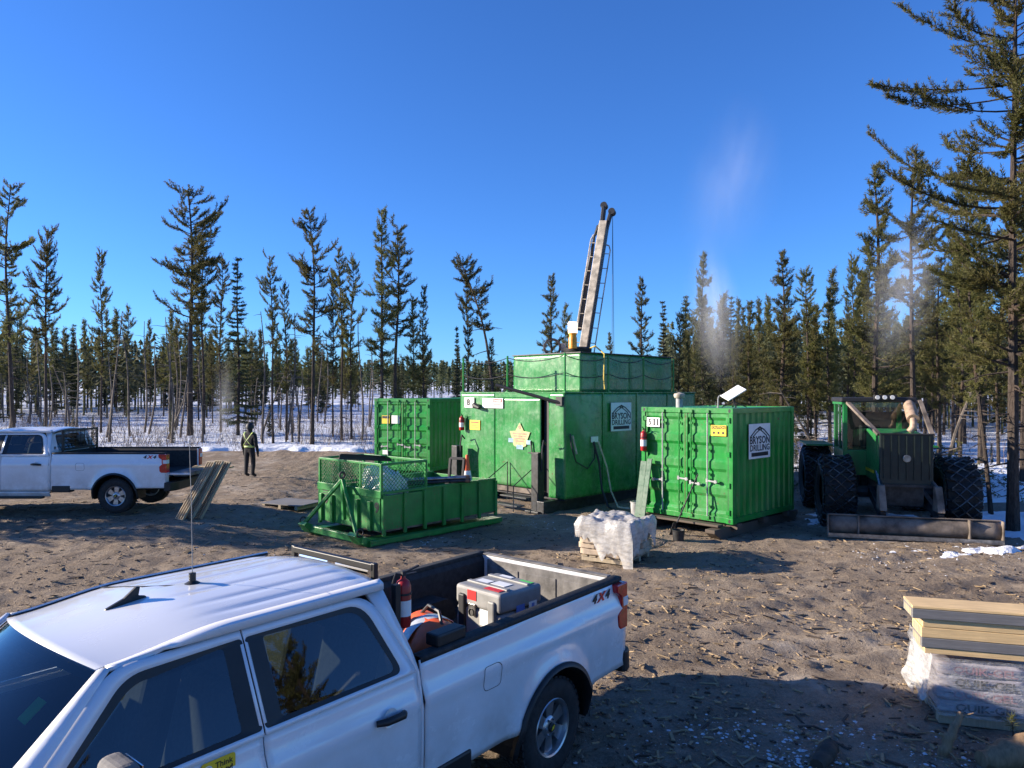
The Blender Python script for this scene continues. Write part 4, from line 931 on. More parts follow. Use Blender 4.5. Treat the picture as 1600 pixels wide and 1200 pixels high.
def container(loc, rz, W, L, H, label, mat, ribs=4):
    e = empty('shipping_container', loc, rz, label, 'container')
    T = .11
    mb = MB()
    for x in (T/2, W-T/2):
        for y in (T/2, L-T/2): mb.box((x, y, H/2), (T, T, H-.2))
    for z in (.07, H-.06):
        for y in (.055, L-.055): mb.box((W/2, y, z), (W-2*T, .10, .12))
        for x in (.055, W-.055): mb.box((x, L/2, z), (.10, L-2*T, .12))
    fr = mb.build('frame', mat, e, bevel=.008)
    for x in (.082, W-.082):
        for y in (.086, L-.086):
            for z in (.06, H-.06): MB().box((x, y, z), (.178, .178, .125)).build('corner_casting', mat, fr, bevel=.012)
    for x in (.082, W-.082):
        for z in (.06, H-.06): MB().prism([(x+.035*math.cos(a)*.8, z+.045*math.sin(a)) for a in np.linspace(0, 2*math.pi, 13)[:-1]], -.0045, -.002, 'y').build('casting_hole', M['ink'], fr)
    for nm, x in (('right', W-.03), ('left', .03)):
        s = corrug(L-2*T, H-.24, .12).build('side_wall', mat, e, solid=.003)
        s.rotation_euler = (0, 0, R(90)); s.location = (x-(.0 if nm == 'right' else 0), T, 0)
        if nm == 'left': s.scale = (1, -1, 1)
    b = corrug(W-2*T, H-.24, .12).build('end_wall', mat, e, solid=.003); b.location = (T, L-.06, 0)
    mb = MB().grid([[(.06, y, H-.012-(.02 if k % 2 else 0)), (W-.06, y, H-.012-(.02 if k % 2 else 0))] for k, y in enumerate(np.linspace(.08, L-.08, int(L/.11)))]); mb.build('roof_sheet', mat, e, solid=.003)
    MB().box((W/2, L/2, .10), (W-.12, L-.12, .06)).build('floor', M['skid'], e)
    # two door leaves pressed with broad horizontal ribs
    for k in range(2):
        x0 = T+.006+k*(W/2-T); x1 = W/2-.008+k*(W/2-T); pr = [.13]; ys = [.03]
        z0, z1 = .13, H-.13; n = ribs; step = (z1-z0)/n; zz = []; 
        for i in range(n):
            a = z0+i*step; zz += [(a, .03), (a+step*.12, .03), (a+step*.24, .068), (a+step*.74, .068), (a+step*.86, .03)]
        zz.append((z1, .03))
        d = MB().grid([[(x, y, z) for z, y in zz] for x in (x0+.05, x1-.05)]).box(((x0+.025), .045, (z0+z1)/2), (.05, .05, z1-z0)).box(((x1-.025), .045, (z0+z1)/2), (.05, .05, z1-z0)).build('door_leaf', mat, e)
        MB().box(((x0 if k == 0 else x1)+(-.003 if k else .003), .022, (z0+z1)/2), (.016, .012, z1-z0)).build('door_gasket', M['ink'], d)
        if k == 0: MB().box((x1+.004, .024, (z0+z1)/2), (.012, .01, z1-z0)).build('door_gasket', M['rust'], d)
        for q, fx in enumerate((.46, .87) if k == 0 else (.15, .54)):
            x = x0+(x1-x0)*fx
            lb = MB().cyl((x, -.012, .06), (x, -.012, H-.05), .018, 8).build('locking_bar', M['conc'] if q % 2 == k else mat, d, smooth=50)
            for z in (.09, H-.08): MB().box((x, -.008, z), (.10, .05, .07)).build('cam_keeper', mat, d, bevel=.005)
            for z in (.35, H*.42, H*.63, H-.35): MB().box((x, -.004, z), (.085, .035, .06)).build('bar_guide', mat, d, bevel=.005)
            zh = H*.33+(.08 if q else 0)
            MB().bar((x, -.035, zh), (x+(-.36 if q == (0 if k == 0 else 1) and k == 0 else .30)*.85, -.035, zh-.02), .012, .035).box((x, -.03, zh), (.05, .03, .09)).box((x+(-.25 if k == 0 and q == 0 else .21), -.02, zh-.015), (.06, .05, .07)).build('bar_handle', M['conc'], d, bevel=.003)
        for z in (.25, H*.33, H*.6, H-.27):
            mb = MB(); xh = x0-.01 if k == 0 else x1+.01; mb.box((xh, .0, z), (.11, .03, .10)); mb.cyl((xh+(-.035 if k == 0 else .035), -.016, z-.06), (xh+(-.035 if k == 0 else .035), -.016, z+.06), .014, 6); mb.build('hinge', mat, d)
    return e
# --- numbered container on its timber skid
RZ = math.atan2(-.72, .69)
z5 = .30
c5 = container((3.166, 17.36, z5), RZ, 2.44, 3.0, 2.56, 'bright green container numbered 5 11 with satellite dish on its roof', M['green'])
f5 = Face(3.166, 17.36, RZ)
x, z, w, h, s = sign(c5, f5, (1011, 652, 1031, 667), M['white'], -.005); stext(c5, '5', x-w*.25, z, h*.95, M['ink'], -.013, .95, .004); 
for q in (.08, .33): MB().box((x+w*q, -.0105, z), (w*.11, .003, h*.66)).box((x+w*q, -.0105, z+h*.32), (w*.18, .0034, h*.07)).box((x+w*q, -.0105, z-h*.32), (w*.18, .0034, h*.07)).build('numeral', M['ink'], c5)
x, z, w, h, s = sign(c5, f5, (1111, 664, 1135, 682), M['yellow'], -.005, 'caution_sign')
b = MB().box((x, -.011, z+h*.30), (w*.9, .003, h*.30)).build('lettering_band', M['ink'], c5); stext(c5, 'CAUTION', x, z+h*.29, h*.30, M['yellow'], -.014, .95, .002)
for q in (-.3, 0, .3): MB().prism([(x+q*w+.03*math.cos(a), z-h*.2+.03*math.sin(a)) for a in np.linspace(0, 6.28, 9)[:-1]], -.012, -.010, 'y').build('pictogram', M['ink'], c5)
drill_logo(c5, (2.44+.012, 3.0*.40, 2.56*.70), (0, 1, 0), 1.02, .80)
for y in (.25, 1.5, 2.75): MB().box((1.22, y, -.07), (2.5, .2, .14)).build('skid_cross_beam', M['skid'], c5, bevel=.01)
for x in (.25, 2.2):
    MB().prism([(-.55, .02), (-.28, -.14), (3.3, -.14), (3.5, .02), (3.5, .10), (-.55, .10)], x-.12, x+.12, 'x').build('skid_runner', M['skid'], c5, bevel=.012).location.z = -.17
MB().box((1.22, -.22, -.02), (2.1, .22, .05)).build('skid_step', M['skid'], c5, bevel=.01)
# roof gear
def on_local(e, v): return Matrix.Translation(e.location) @ Matrix.Rotation(e.rotation_euler.z, 4, 'Z') @ Vector(v)
d = empty('satellite_dish', on_local(c5, (1.95, .95, 2.56)), R(-10), 'flat white satellite dish on stand on the numbered container roof', 'dish')
rt = Euler((R(24), R(-30), R(20))).to_matrix(); MB().box((-.02, 0, .34), (.52, .32, .03), rt).build('panel', M['white'], d, bevel=.012)
mb = MB().cyl((0, 0, .05), (0, 0, .33), .025, 8)
for a in (0, 1.57, 3.14, 4.71): mb.bar((0, 0, .14), (.28*math.cos(a), .28*math.sin(a), .005), .03, .02)
mb.build('stand', M['darksteel'], d)
d = empty('roof_vent', on_local(c5, (.72, .55, 2.55)), 0, 'stubby capped vent pipe on the numbered container roof', 'vent')
MB().lathe([(.0,0),(.085,0),(.085,.22),(0,.22)], 14).build('pipe', M['conc'], d, smooth=40); MB().lathe([(0,.22),(.12,.23),(.14,.28),(.13,.33),(.0,.37)], 14).build('cap', M['mast'], d, smooth=40)
d = empty('roof_pipe', on_local(c5, (1.5, 1.0, 2.55)), 0, 'thin curved breather pipe on the numbered container roof', 'pipe')
MB().tube([(0,0,0),(0,0,.2),(.02,0,.27),(.07,0,.3)], .016, 6).build('tube', M['conc'], d, smooth=50)
MB().lathe([(0,0),(.03,0),(.03,.02),(0,.02)], 8).build('flange', M['conc'], d)
extinguisher(on_local(c5, (.13, -.09, 1.50)), RZ-1.2, 'red fire extinguisher hung on the numbered green container', .52, .075)
for k, (px, H_) in enumerate(((1011, 2.25), (1019, 2.45))):
    x, _ = f5.xz(px, 700); b = empty('leaning_board', on_local(c5, (x-.05+.02*k, -.36-.04*k, -z5)), RZ, 'pale green weathered board leaning on the numbered container' if k else 'wider dull green board leaning on the numbered container corner', 'board')
    MB().bar((0, 0, 0), (.03, .27+.04*k, (1.55 if k == 0 else 1.62)), .13 if k else .17, .035, up=(0, 1, 0)).build('plank', worn('green_board_%d' % k, (.06,.13,.08), (.30,.34,.27), .6, .7), b, bevel=.004)
    MB().box((.0, .03, .12), (.16, .02, .03)).build('cleat', M['skid'], b)
sh = empty('shovel', on_local(c5, (1.52, -.62, -z5)), RZ, 'long-handled shovel leaning on the numbered container doors', 'shovel')
MB().tube([(-.12, .02, .28), (.12, .50, 1.35)], .016, 8).build('handle', M['ink'], sh, smooth=50)
MB().grid([[(-.14-.10*u+(.03*(1-abs(v)*2)), -.02+.24*v*.6-.05*u, .30-.32*u) for v in np.linspace(-.5, .5, 5)] for u in np.linspace(0, 1, 5)]).build('blade', M['darksteel'], sh, solid=.004)
def pail(loc, label, mat, r=.15, h=.37):
    e = empty('bucket', loc, 0, label, 'bucket')
    MB().lathe([(0,.004),(r*.86,.004),(r,h),(r*1.06,h),(r*1.06,h-.02),(r*1.02,h-.03),(r*.985,h-.01),(r*.84,.015),(0,.015)], 22).build('pail', mat, e, smooth=40)
    MB().tube([(r*1.05*math.cos(a), r*.3*math.sin(a)*.3-.0, h-.04-abs(math.sin(a))*.16) for a in np.linspace(0, math.pi, 9)], .005, 5).build('bail', M['steel'], e)
X, Y = gpos(994, 806); pail((X, Y, G(X, Y)), 'light grey plastic pail beside the green boards', M['conc'], .15, .36)
X, Y = gpos(1060, 846); pail((X, Y, G(X, Y)), 'small black bucket below the numbered container doors', M['darksteel'], .13, .24)

# --- smaller green container behind
RZ2 = math.atan2(-.46, .89)
zc2 = .42
c2 = container((-5.05, 26.05, zc2), RZ2, 2.44, 5.5, 2.58, 'smaller-looking green container standing behind the open sled bin', M['green'], 5)
f2 = Face(-5.05, 26.05, RZ2)
x, z, w, h, s = sign(c2, f2, (597, 649, 609, 662), M['yellow'], -.006, 'caution_sign'); MB().box((x, -.012, z+h*.28), (w*.9, .003, h*.3)).build('lettering_band', M['ink'], c2)
sign(c2, f2, (612, 649, 624, 662), M['white'], -.006, 'notice'); sign(c2, f2, (598, 703, 606, 710), M['white'], -.006, 'notice')
for x in (.3, 2.14): MB().bar((x, -.3, -.2), (x, 5.8, -.2), .2, .4).build('skid_runner', M['skid'], c2, bevel=.012)

# --- drill shack
SH0 = (-1.59, 22.12); SL, SD, SHH = 4.34, 6.4, 2.85
zs = .35
sk = empty('drill_shack', (SH0[0], SH0[1], zs), RZ, 'large dented green steel drill shack with raised upper storey and company board', 'shack')
fs_ = Face(SH0[0], SH0[1], RZ); Cx, Cy = SH0[0]+math.cos(RZ)*SL, SH0[1]+math.sin(RZ)*SL
frt = Face(Cx, Cy, RZ+math.pi/2)
def creased(x0, x1, z0, z1, amp, seed=0, fy=lambda x, z, o: (x, -o, z), n=6):
    "dented sheet: pressed X creases and random shallow dents"
    r = np.random.RandomState(seed); P = []
    dn = [(x0+(x1-x0)*r.rand(), z0+(z1-z0)*r.rand(), .12+.3*r.rand(), (r.rand()-.6)*.03) for _ in range(7)]
    nx = max(8, int((x1-x0)/.06)); nz = int((z1-z0)/.08)
    for x in np.linspace(x0, x1, nx):
        row = []
        for z in np.linspace(z0, z1, nz):
            u = (x-x0)/(x1-x0); v = (z-z0)/(z1-z0); o = amp*min(u, 1-u, v*1.0, 1-v)*2*(1 if amp else 0)
            for a, b, rr, d_ in dn: o += d_*math.exp(-((x-a)**2+(z-b)**2)/rr**2)*min(1, 8*min(u, 1-u, v, 1-v))
            row.append(fy(x, z, o))
        P.append(row)
    return MB().grid(P)
xd0, _ = fs_.xz(775, 700); xd1, _ = fs_.xz(846, 700); xp, _ = fs_.xz(858, 700)
wl = creased(0, xd0-.03, .0, SHH, .03, 1).build('wall_panel', M['shack'], sk, solid=.01, smooth=20)
wp = creased(xp, SL, .0, SHH, .02, 2).build('wall_panel', M['shack'], sk, solid=.01, smooth=20)
MB().box(((xd0+xp)/2, .02, SHH-.06), (xp-xd0+.06, .06, .12)).build('door_header', M['shack'], sk)
dr = creased(xd0, xd1, .18, SHH-.13, .012, 3, lambda x, z, o: (x, -.02-o, z)).build('door', M['shack'], sk, solid=.03, smooth=20)
MB().box(((xd1+xp)/2+.01, .10, SHH/2-.05), (xp-xd1-.02, .02, SHH-.1)).build('door_gap', M['ink'], sk); MB().box((xd0-.012, .01, SHH/2), (.022, .02, SHH-.1)).build('door_seam', M['rust'], sk)
MB().box(((xd0+xd1)/2, -.03, .09), (xd1-xd0, .08, .14)).build('door_sill', M['mud'], sk, bevel=.01)
MB().bar((xd1-.35, -.07, 1.5), (xd1-.27, -.07, 1.0), .03, .03).bar((xd1-.45, -.06, 1.18), (xd1-.18, -.06, 1.15), .03, .03).build('latch', M['ink'], dr)
# long side with pressed panels
n = 4; pw = SD/n
for k in range(n):
    creased(k*pw+.004, (k+1)*pw-.004, .0, SHH, .05, 10+k, lambda x, z, o: (SL+o, x, z)).build('side_panel', M['shack'], sk, solid=.01, smooth=12)
    if k: MB().box((SL+.012, k*pw, SHH/2), (.02, .03, SHH)).build('panel_seam', M['shack'], sk)
MB().box((SL/2, SD-.02, SHH/2), (SL-.04, .04, SHH)).build('back_wall', M['shack'], sk); MB().box((.02, SD/2+.02, SHH/2), (.04, SD-.08, SHH-.02)).build('end_wall', M['shack'], sk)
MB().box((SL/2, SD/2, SHH+.012), (SL+.05, SD+.05, .03)).build('roof', M['shack'], sk, bevel=.008)
for x in (.35, SL-.35): MB().bar((x, -.6, -.19), (x, SD+.5, -.19), .3, .32).build('skid_runner', M['darksteel'], sk, bevel=.02)
MB().box((SL/2, SD/2, -.03), (SL-.05, SD-.05, .05)).build('floor', M['darksteel'], sk)
# upper storey
ux1 = SL-.30; ux0 = ux1-2.70; uy0 = 1.0; uy1 = 5.5; uh = 1.10; ub = SHH+.03
creased(ux0, ux1, ub, ub+uh, .01, 21, lambda x, z, o: (x, uy0-o, z)).build('upper_wall', M['shack'], sk, solid=.01, smooth=20)
for k in range(2): creased(uy0+k*2.25+.003, uy0+(k+1)*2.25-.003, ub, ub+uh, .025, 24+k, lambda x, z, o: (ux1+o, x, z)).build('upper_wall', M['shack'], sk, solid=.01, smooth=12)
MB().box((ux0+.02, (uy0+uy1)/2, ub+uh/2), (.04, uy1-uy0-.1, uh-.01)).build('upper_wall', M['shack'], sk); MB().box(((ux0+ux1)/2, uy1-.03, ub+uh/2), (ux1-ux0-.02, .04, uh-.01)).build('upper_wall', M['shack'], sk)
mb = MB()
for y in (uy0, uy1): mb.box(((ux0+ux1)/2, y, ub+uh+.012), (ux1-ux0+.06, .09, .03))
for x in (ux0, ux1): mb.box((x, (uy0+uy1)/2, ub+uh+.014), (.09, uy1-uy0-.1, .03))
mb.build('upper_rim', M['darksteel'], sk)
MB().box(((ux0+ux1)/2, (uy0+uy1)/2+.3, ub+uh-.04), (ux1-ux0-.1, uy1-uy0-.7, .02)).build('upper_deck', M['darksteel'], sk)
# guard posts and sagging chains along the lower roof edge
posts = [(.06, .05), (fs_.xz(791, 600)[0], .05), (SL-.04, .05), (SL-.04, 1.9), (SL-.04, 3.6), (SL-.04, 5.2), (.06, 2.4)]
for x, y in posts: MB().cyl((x, y, SHH), (x, y, SHH+1.08), .028, 8).box((x, y, SHH+.03), (.10, .10, .03)).build('guard_post', M['green'], sk)
for (a, b) in ((0, 1), (1, 2), (2, 3), (3, 4), (4, 5), (0, 6)):
    for zz in (1.02, .55):
        p, q = posts[a], posts[b]
        MB().tube([(p[0]+(q[0]-p[0])*t, p[1]+(q[1]-p[1])*t, SHH+zz-.13*4*t*(1-t)) for t in np.linspace(0, 1, 11)], .013, 5).build('guard_chain', M['darksteel'], sk)
# signs on the lit face
x, z, w, h, s = sign(sk, fs_, (728, 621, 743, 637), M['white'], -.055); stext(sk, '8', x-.04, z, h*.85, M['ink'], -.062, 1.2, .012)
x, z, w, h, s = sign(sk, fs_, (756, 622, 788, 638), M['white'], -.055, 'danger_sign')
MB().box((x+w*.25, -.061, z+h*.25), (w*.42, .003, h*.36)).build('lettering_band', M['redprint'], sk); stext(sk, 'DANGER', x+w*.25, z+h*.24, h*.26, M['white'], -.064, 1, .002)
for q, ww in ((.12, .34), (.28, .26)): MB().box((x+w*.2, -.0605, z-h*q), (w*ww, .003, h*.07)).build('print_line', M['ink'], sk)
x, z, w, h, s = sign(sk, fs_, (736, 656, 752, 672), M['yellow'], -.05, 'caution_sign'); MB().box((x, -.056, z+h*.28), (w*.75, .002, h*.12)).build('print_line', M['redprint'], sk)
for q in (0, .16, .32): MB().box((x, -.056, z+h*(.1-q)), (w*.7, .002, h*.05)).build('print_line', M['redprint'], sk)
x0_, z1_ = fs_.xz(814, 660); 
dia = [('yellow', 0, .23, .17), ('redprint', 0, .235, .10)]
dx_, dz_ = x0_, z1_-zs
MB().prism([(dx_, dz_), (dx_+.17, dz_-.24), (dx_+.42, dz_-.26), (dx_+.30, dz_-.50), (dx_+.25, dz_-.66), (dx_, dz_-.74), (dx_-.25, dz_-.66), (dx_-.30, dz_-.50), (dx_-.42, dz_-.26), (dx_-.17, dz_-.24)], -.055, -.049, 'y').build('hazard_decal', flat('faded_yellow_decal', (.40,.42,.18), .6, var=.25, scale=9), sk)
pk = flat('faded_red_decal', (.46,.22,.15), .6, var=.35, scale=12); bl = flat('faded_blue_decal', (.25,.42,.55), .6, var=.3, scale=9)
MB().prism([(dx_+.055*math.cos(a), dz_-.14+.055*math.sin(a)) for a in np.linspace(0, 6.28, 13)[:-1]], -.059, -.056, 'y').build('hazard_mark', pk, sk)
for q, hw in ((.32, .34), (.39, .30), (.46, .24), (.53, .2)): MB().box((dx_, -.058, dz_-q), (hw*1.7, .003, .035)).build('hazard_line', pk, sk)
for sx_, sz_, sw in ((-.36, -.52, .2), (.36, -.55, .16), (0, -.70, .26)): MB().box((dx_+sx_, -.054, dz_+sz_), (sw, .004, .12)).build('hazard_patch', bl, sk)
x, z = frt.xz(967, 651); drill_logo(sk, (SL+.085, x, z-zs), (0, 1, 0), .95, .82)
# small fixtures
extinguisher(on_local(sk, (fs_.xz(727, 660)[0], -.14, fs_.xz(727, 672)[1]-zs)), RZ-.8, 'red fire extinguisher hung on the drill shack wall', .46, .08)
hk = MB().tube([(fs_.xz(742, 630)[0], -.06, 2.50), (fs_.xz(748, 630)[0], -.16, 2.47), (fs_.xz(756, 633)[0], -.18, 2.40)], [.05, .09, .05], 8).build('hose_hook', M['ink'], sk)
bo = MB().cyl((fs_.xz(811, 596)[0], -.9, SHH+.22), (SL-.05, -.06, SHH-.28), .045, 8).box((SL-.12, -.06, SHH-.22), (.22, .1, .24)).build('swing_boom', M['ink'], sk, smooth=40)
for k, (px, y0_, zt) in enumerate(((728, -.35, 1.25), (858, -.45, 1.25))):
    x, _ = fs_.xz(px, 730); MB().box((x, y0_, zt/2-.25), (.26, .24, zt+.5)).box((x, y0_, -.33), (.5, .5, .06)).build('jack_leg', M['darksteel'], sk, bevel=.015)
    MB().tube([(x+.16, y0_, zt-.5), (x+.22, y0_-.05, zt+.1), (x+.17, y0_+.05, zt+.32), (x+.12, y0_+.2, zt+.2)], .025, 6).build('hydraulic_hose', M['ink'], sk, smooth=50)
for k, px in enumerate((796, 842)):
    x, _ = fs_.xz(px, 760); mb = MB()
    mb.tube([(x, -.08, -.2), (x, -.08, .86), (x+.02, -1.0, .36), (x+.02, -1.0, -.55)], .018, 6); mb.build('stair_rail', M['darksteel'], sk, smooth=40)
for k in range(2): MB().box((fs_.xz(819, 770)[0], -.30-.35*k, -.05-.18*k), (1.05, .30, .04)).build('stair_tread', M['darksteel'], sk, bevel=.006)
# hoses on the shaded side
MB().tube([(SL+.06, .15, 1.75), (SL+.14, .10, 1.45), (SL+.18, .25, 1.0), (SL+.16, .75, .78), (SL+.12, 1.1, 1.05), (SL+.08, 1.15, 1.45)], .02, 6).build('hanging_hose', M['ink'], sk, smooth=50)
MB().tube([(SL+.08, 1.1, 1.5), (SL+.2, 1.2, .9), (SL+.25, 1.25, .2), (SL+.6, 1.1, -.25), (SL+1.3, .7, -.30)], .03, 6).build('hanging_hose', M['ink'], sk, smooth=50)
MB().tube([(SL+.08, 1.3, 1.5), (SL+.22, 1.5, .8), (SL+.3, 1.6, .1), (SL+.7, 1.4, -.28), (SL+1.5, 1.6, -.30)], .025, 6).build('hanging_hose', M['mast'], sk, smooth=50)
MB().box((SL+.075, 1.15, 1.56), (.02, .3, .16)).build('junction_box', M['white'], sk, bevel=.005)
MB().cyl((SL+.10, .2, 1.7), (SL+.09, .38, 1.2), .03, 6).build('hose_nozzle', M['mast'], sk)

# --- drill mast
mx, my = at(903, 20.9), 20.9
ms = empty('drill_mast', (mx, my, 3.4), 0, 'tall leaning dusty steel drill mast with ladder rails and black crown', 'mast')
top = Vector((.98, .92, 9.0-3.4)); dirm = top.normalized(); sidev = dirm.cross(Vector((.69, -.72, 0))).normalized(); wv = Vector((.93, -.37, 0)); wv = (wv-dirm*wv.dot(dirm)).normalized(); dv = dirm.cross(wv)
def mp(t, a=0, b=0): return dirm*(t*top.length)+wv*a+dv*b
MB().bar(mp(0), mp(.90), .25, .24, up=tuple(dv)).build('beam', M['mast'], ms, bevel=.02)
MB().bar(mp(.02, .13), mp(.90, .13), .02, .27, up=tuple(dv)).build('beam_edge', M['darksteel'], ms)
cr = MB().bar(mp(.86, -.05), mp(.985, -.08), .11, .2, up=tuple(dv)).bar(mp(.86, .1), mp(.955, .17), .10, .18, up=tuple(dv)).build('crown', M['ink'], ms, bevel=.02)
for t, a in ((.99, -.08), (.955, .20)):
    c0 = mp(t, a); MB().cyl(c0-dv*.09, c0+dv*.09, .105, 16).build('sheave', M['ink'], cr, smooth=40)
for sgn, t0, t1 in ((-1, .20, .80), (1, .12, .74)):
    mb = MB(); off = sgn*.33
    mb.tube([mp(t0-.04, sgn*.19), mp(t0, off), mp(t1, off), mp(t1+.025, off-sgn*.06), mp(t1+.03, sgn*.18)], .022, 6)
    for k in range(8): t = t0+.03+(t1-t0-.05)*k/7; mb.cyl(mp(t, sgn*.18), mp(t, off), .014, 5)
    mb.build('ladder_rail', M['mast'], ms, smooth=40)
MB().tube([mp(.30, -.26, .08), mp(.55, -.27, .08), mp(.72, -.27, .1), mp(.82, -.24), mp(.90, -.12)], [.07, .075, .06, .035, .03], 7).build('hose_bundle', M['ink'], ms, smooth=50)
MB().cyl(mp(.80, -.26), mp(.86, -.1), .02, 6).cyl(mp(.88, -.2), mp(.80, -.27), .02, 6).build('crown_brace', M['ink'], ms)
for q in (.24, .30): MB().cyl(mp(.95, .22), Vector((top.x+q-.1, top.y-.1, .9)), .007, 5).build('hoist_line', M['ink'], ms)
MB().lathe([(0,0),(.30,.02),(.40,.12),(.42,.3),(.36,.34),(0,.34)], 20, 'z', (-.02, -.1, .80)).build('mast_foot', M['darksteel'], ms, smooth=40)
MB().lathe([(.20,-.06),(.27,-.05),(.27,.05),(.20,.06)], 20, 'y', (-.75, .1, 1.15), True).build('winch_drum', M['mud'], ms, smooth=40)
MB().box((-.42, .1, 1.12), (.14, .12, .3)).build('winch_bracket', M['mast'], ms)
MB().tube([(.2, -.25, 1.05), (.45, -.5, 1.15), (.66, -.9, .9), (.60, -1.25, .2), (.62, -1.3, -.1)], .022, 6).build('yellow_cable', flat('yellow_hose', (.5,.36,.06), .6), ms, smooth=50)
bc = empty('beacon_lamp', (at(895, 20.3), 20.3, 4.47), 0, 'orange and white warning lamp glowing at the foot of the mast', 'lamp')
MB().lathe([(0,0),(.12,0),(.12,.30),(.10,.36),(.12,.42),(.12,.44),(0,.44)], 16).build('lamp_base', flat('amber_plastic', (.8,.33,.02), .4), bc, smooth=40)
m, t_, p_ = nodes('lamp_glow'); p_.inputs['Base Color'].default_value = (.8,.7,.6,1); p_.inputs['Emission Color'].default_value = (1,.72,.5,1); p_.inputs['Emission Strength'].default_value = .8
MB().lathe([(0,.44),(.135,.44),(.14,.72),(.125,.76),(0,.77)], 16).build('lamp_lens', m, bc, smooth=40)

# --- open sled bin
SR = math.atan2(-.67, .74); s0 = (-4.42, 16.35)
sb = empty('sled_bin', (s0[0], s0[1], -.02), SR, 'open green steel sled bin numbered 9 with mesh cage at its front', 'sled')
fsb = Face(s0[0], s0[1], SR); W9, L9 = 2.28, 3.45
MB().box((W9/2, L9/2, .33), (W9, L9, .06)).build('floor', M['mud'], sb)
for x in (0, W9):
    o = MB().box((x, L9/2+.55, .72), (.04, L9-1.1, .76)).box((x, .6, .70), (.04, 1.2, .72)).build('side_wall', M['sledgreen'], sb, bevel=.004)
    for k in range(7): MB().box((x+(.045 if x else -.045), .03+k*(L9-.06)/6, .66), (.06, .07, .86)).build('stake', M['sledgreen'], sb, bevel=.006)
    MB().box((x, L9/2, 1.12), (.09, L9, .05)).build('top_rail', M['sledgreen'], sb, bevel=.006)
MB().box((W9/2, 0, .70), (W9-.05, .04, .76)).build('front_wall', M['sledgreen'], sb, bevel=.004)
for x in (.12, .55, 1.5, 1.95): MB().box((x, -.05, .62), (.09, .06, .62)).build('stake', M['sledgreen'], sb, bevel=.005)
MB().box((W9/2, L9, .72), (W9-.05, .04, .76)).build('rear_wall', M['sledgreen'], sb, bevel=.004)
MB().box((W9/2, -.01, 1.10), (W9+.08, .08, .16)).build('front_band', M['sledgreen'], sb, bevel=.006)
ct = 1.72; cy = 1.22
mb = MB()
for x in (0, W9):
    for y in (0, cy): mb.box((x, y, 1.40), (.055, .055, .66))
    mb.box((x, cy/2, ct), (.055, cy, .05))
for y in (0, cy): mb.box((W9/2, y, ct), (W9, .055, .05))
for x in (.78, 1.56): mb.box((x, 0, 1.42), (.04, .04, .58))
mb.build('cage_frame', M['sledgreen'], sb, bevel=.005)
def mesh_panel(p0, u, L, h):
    mb = MB(); u = Vector(u); s = .09; w = .007; p0 = Vector(p0); up = Vector((0, 0, 1))
    for k in range(int((L+h)/s)+1):
        for d in (1, -1):
            a = k*s; x0 = max(0, a-h); z0 = a-x0; x1 = min(L, a); z1 = a-x1
            q0 = p0+u*(x0 if d > 0 else L-x0)+up*z0; q1 = p0+u*(x1 if d > 0 else L-x1)+up*z1
            if (q0-q1).length > .02: mb.bar(q0, q1, .008, .014, up=tuple(u.cross(up)))
    return mb
for p0, u, L in (((0, 0, 1.16), (1, 0, 0), W9), ((W9, 0, 1.10), (0, 1, 0), cy), ((0, 0, 1.10), (0, 1, 0), cy)): mesh_panel(p0, u, L, ct-1.16).build('cage_mesh', M['sledgreen'], sb)
for x in (.2, W9-.2): MB().prism([(-.62, .30), (-.45, .10), (-.2, .0), (L9+.25, .0), (L9+.25, .14), (-.2, .18), (-.55, .36)], x-.14, x+.14, 'x').build('runner', M['sledgreen'], sb, bevel=.01)
for x in (.02, W9-.02): MB().bar((x*1.0+(.06 if x > 1 else -.06), -.3, .12), (x+(.10 if x > 1 else -.10), L9+.15, .12), .05, .11).build('side_beam', M['sledgreen'], sb, bevel=.008)
MB().bar((-.02, -.42, .2), (W9+.02, -.42, .2), .10, .14).build('nose_beam', M['sledgreen'], sb, bevel=.012)
ap = Vector((1.12, -.16, 1.33))
for a in ((.05, -.45, .28), (2.05, -.45, .28)): MB().bar(ap, a, .075, .075).build('tow_brace', M['sledgreen'], sb, bevel=.01)
MB().bar(ap, (1.12, -.12, .45), .08, .08).build('tow_brace', M['sledgreen'], sb, bevel=.01)
MB().lathe([(.065+.022*math.cos(a), .022*math.sin(a)) for a in np.linspace(0, 6.28, 9)[:-1]], 16, 'x', ap+Vector((0, -.01, .10)), True).build('tow_ring', M['mud'], sb, smooth=50)
for x in (.1, W9-.05): MB().lathe([(.08+.016*math.cos(a), .016*math.sin(a)) for a in np.linspace(0, 6.28, 8)[:-1]], 14, 'x', (x, -.50, .36), True).build('chain_lug', M['ink'], sb, smooth=50)
stext(sb, '9', 2.16, .80, .30, M['ink'], -.026, 1, .012); stext(sb, '9', .30, .80, .28, M['ink'], -.026, 1, .008)
for k in range(6): MB().box((.25, -.024, 1.0-.05*k+.0), (.22, .004, .018)).build('stencil_line', M['ink'], sb) if k < 3 else None
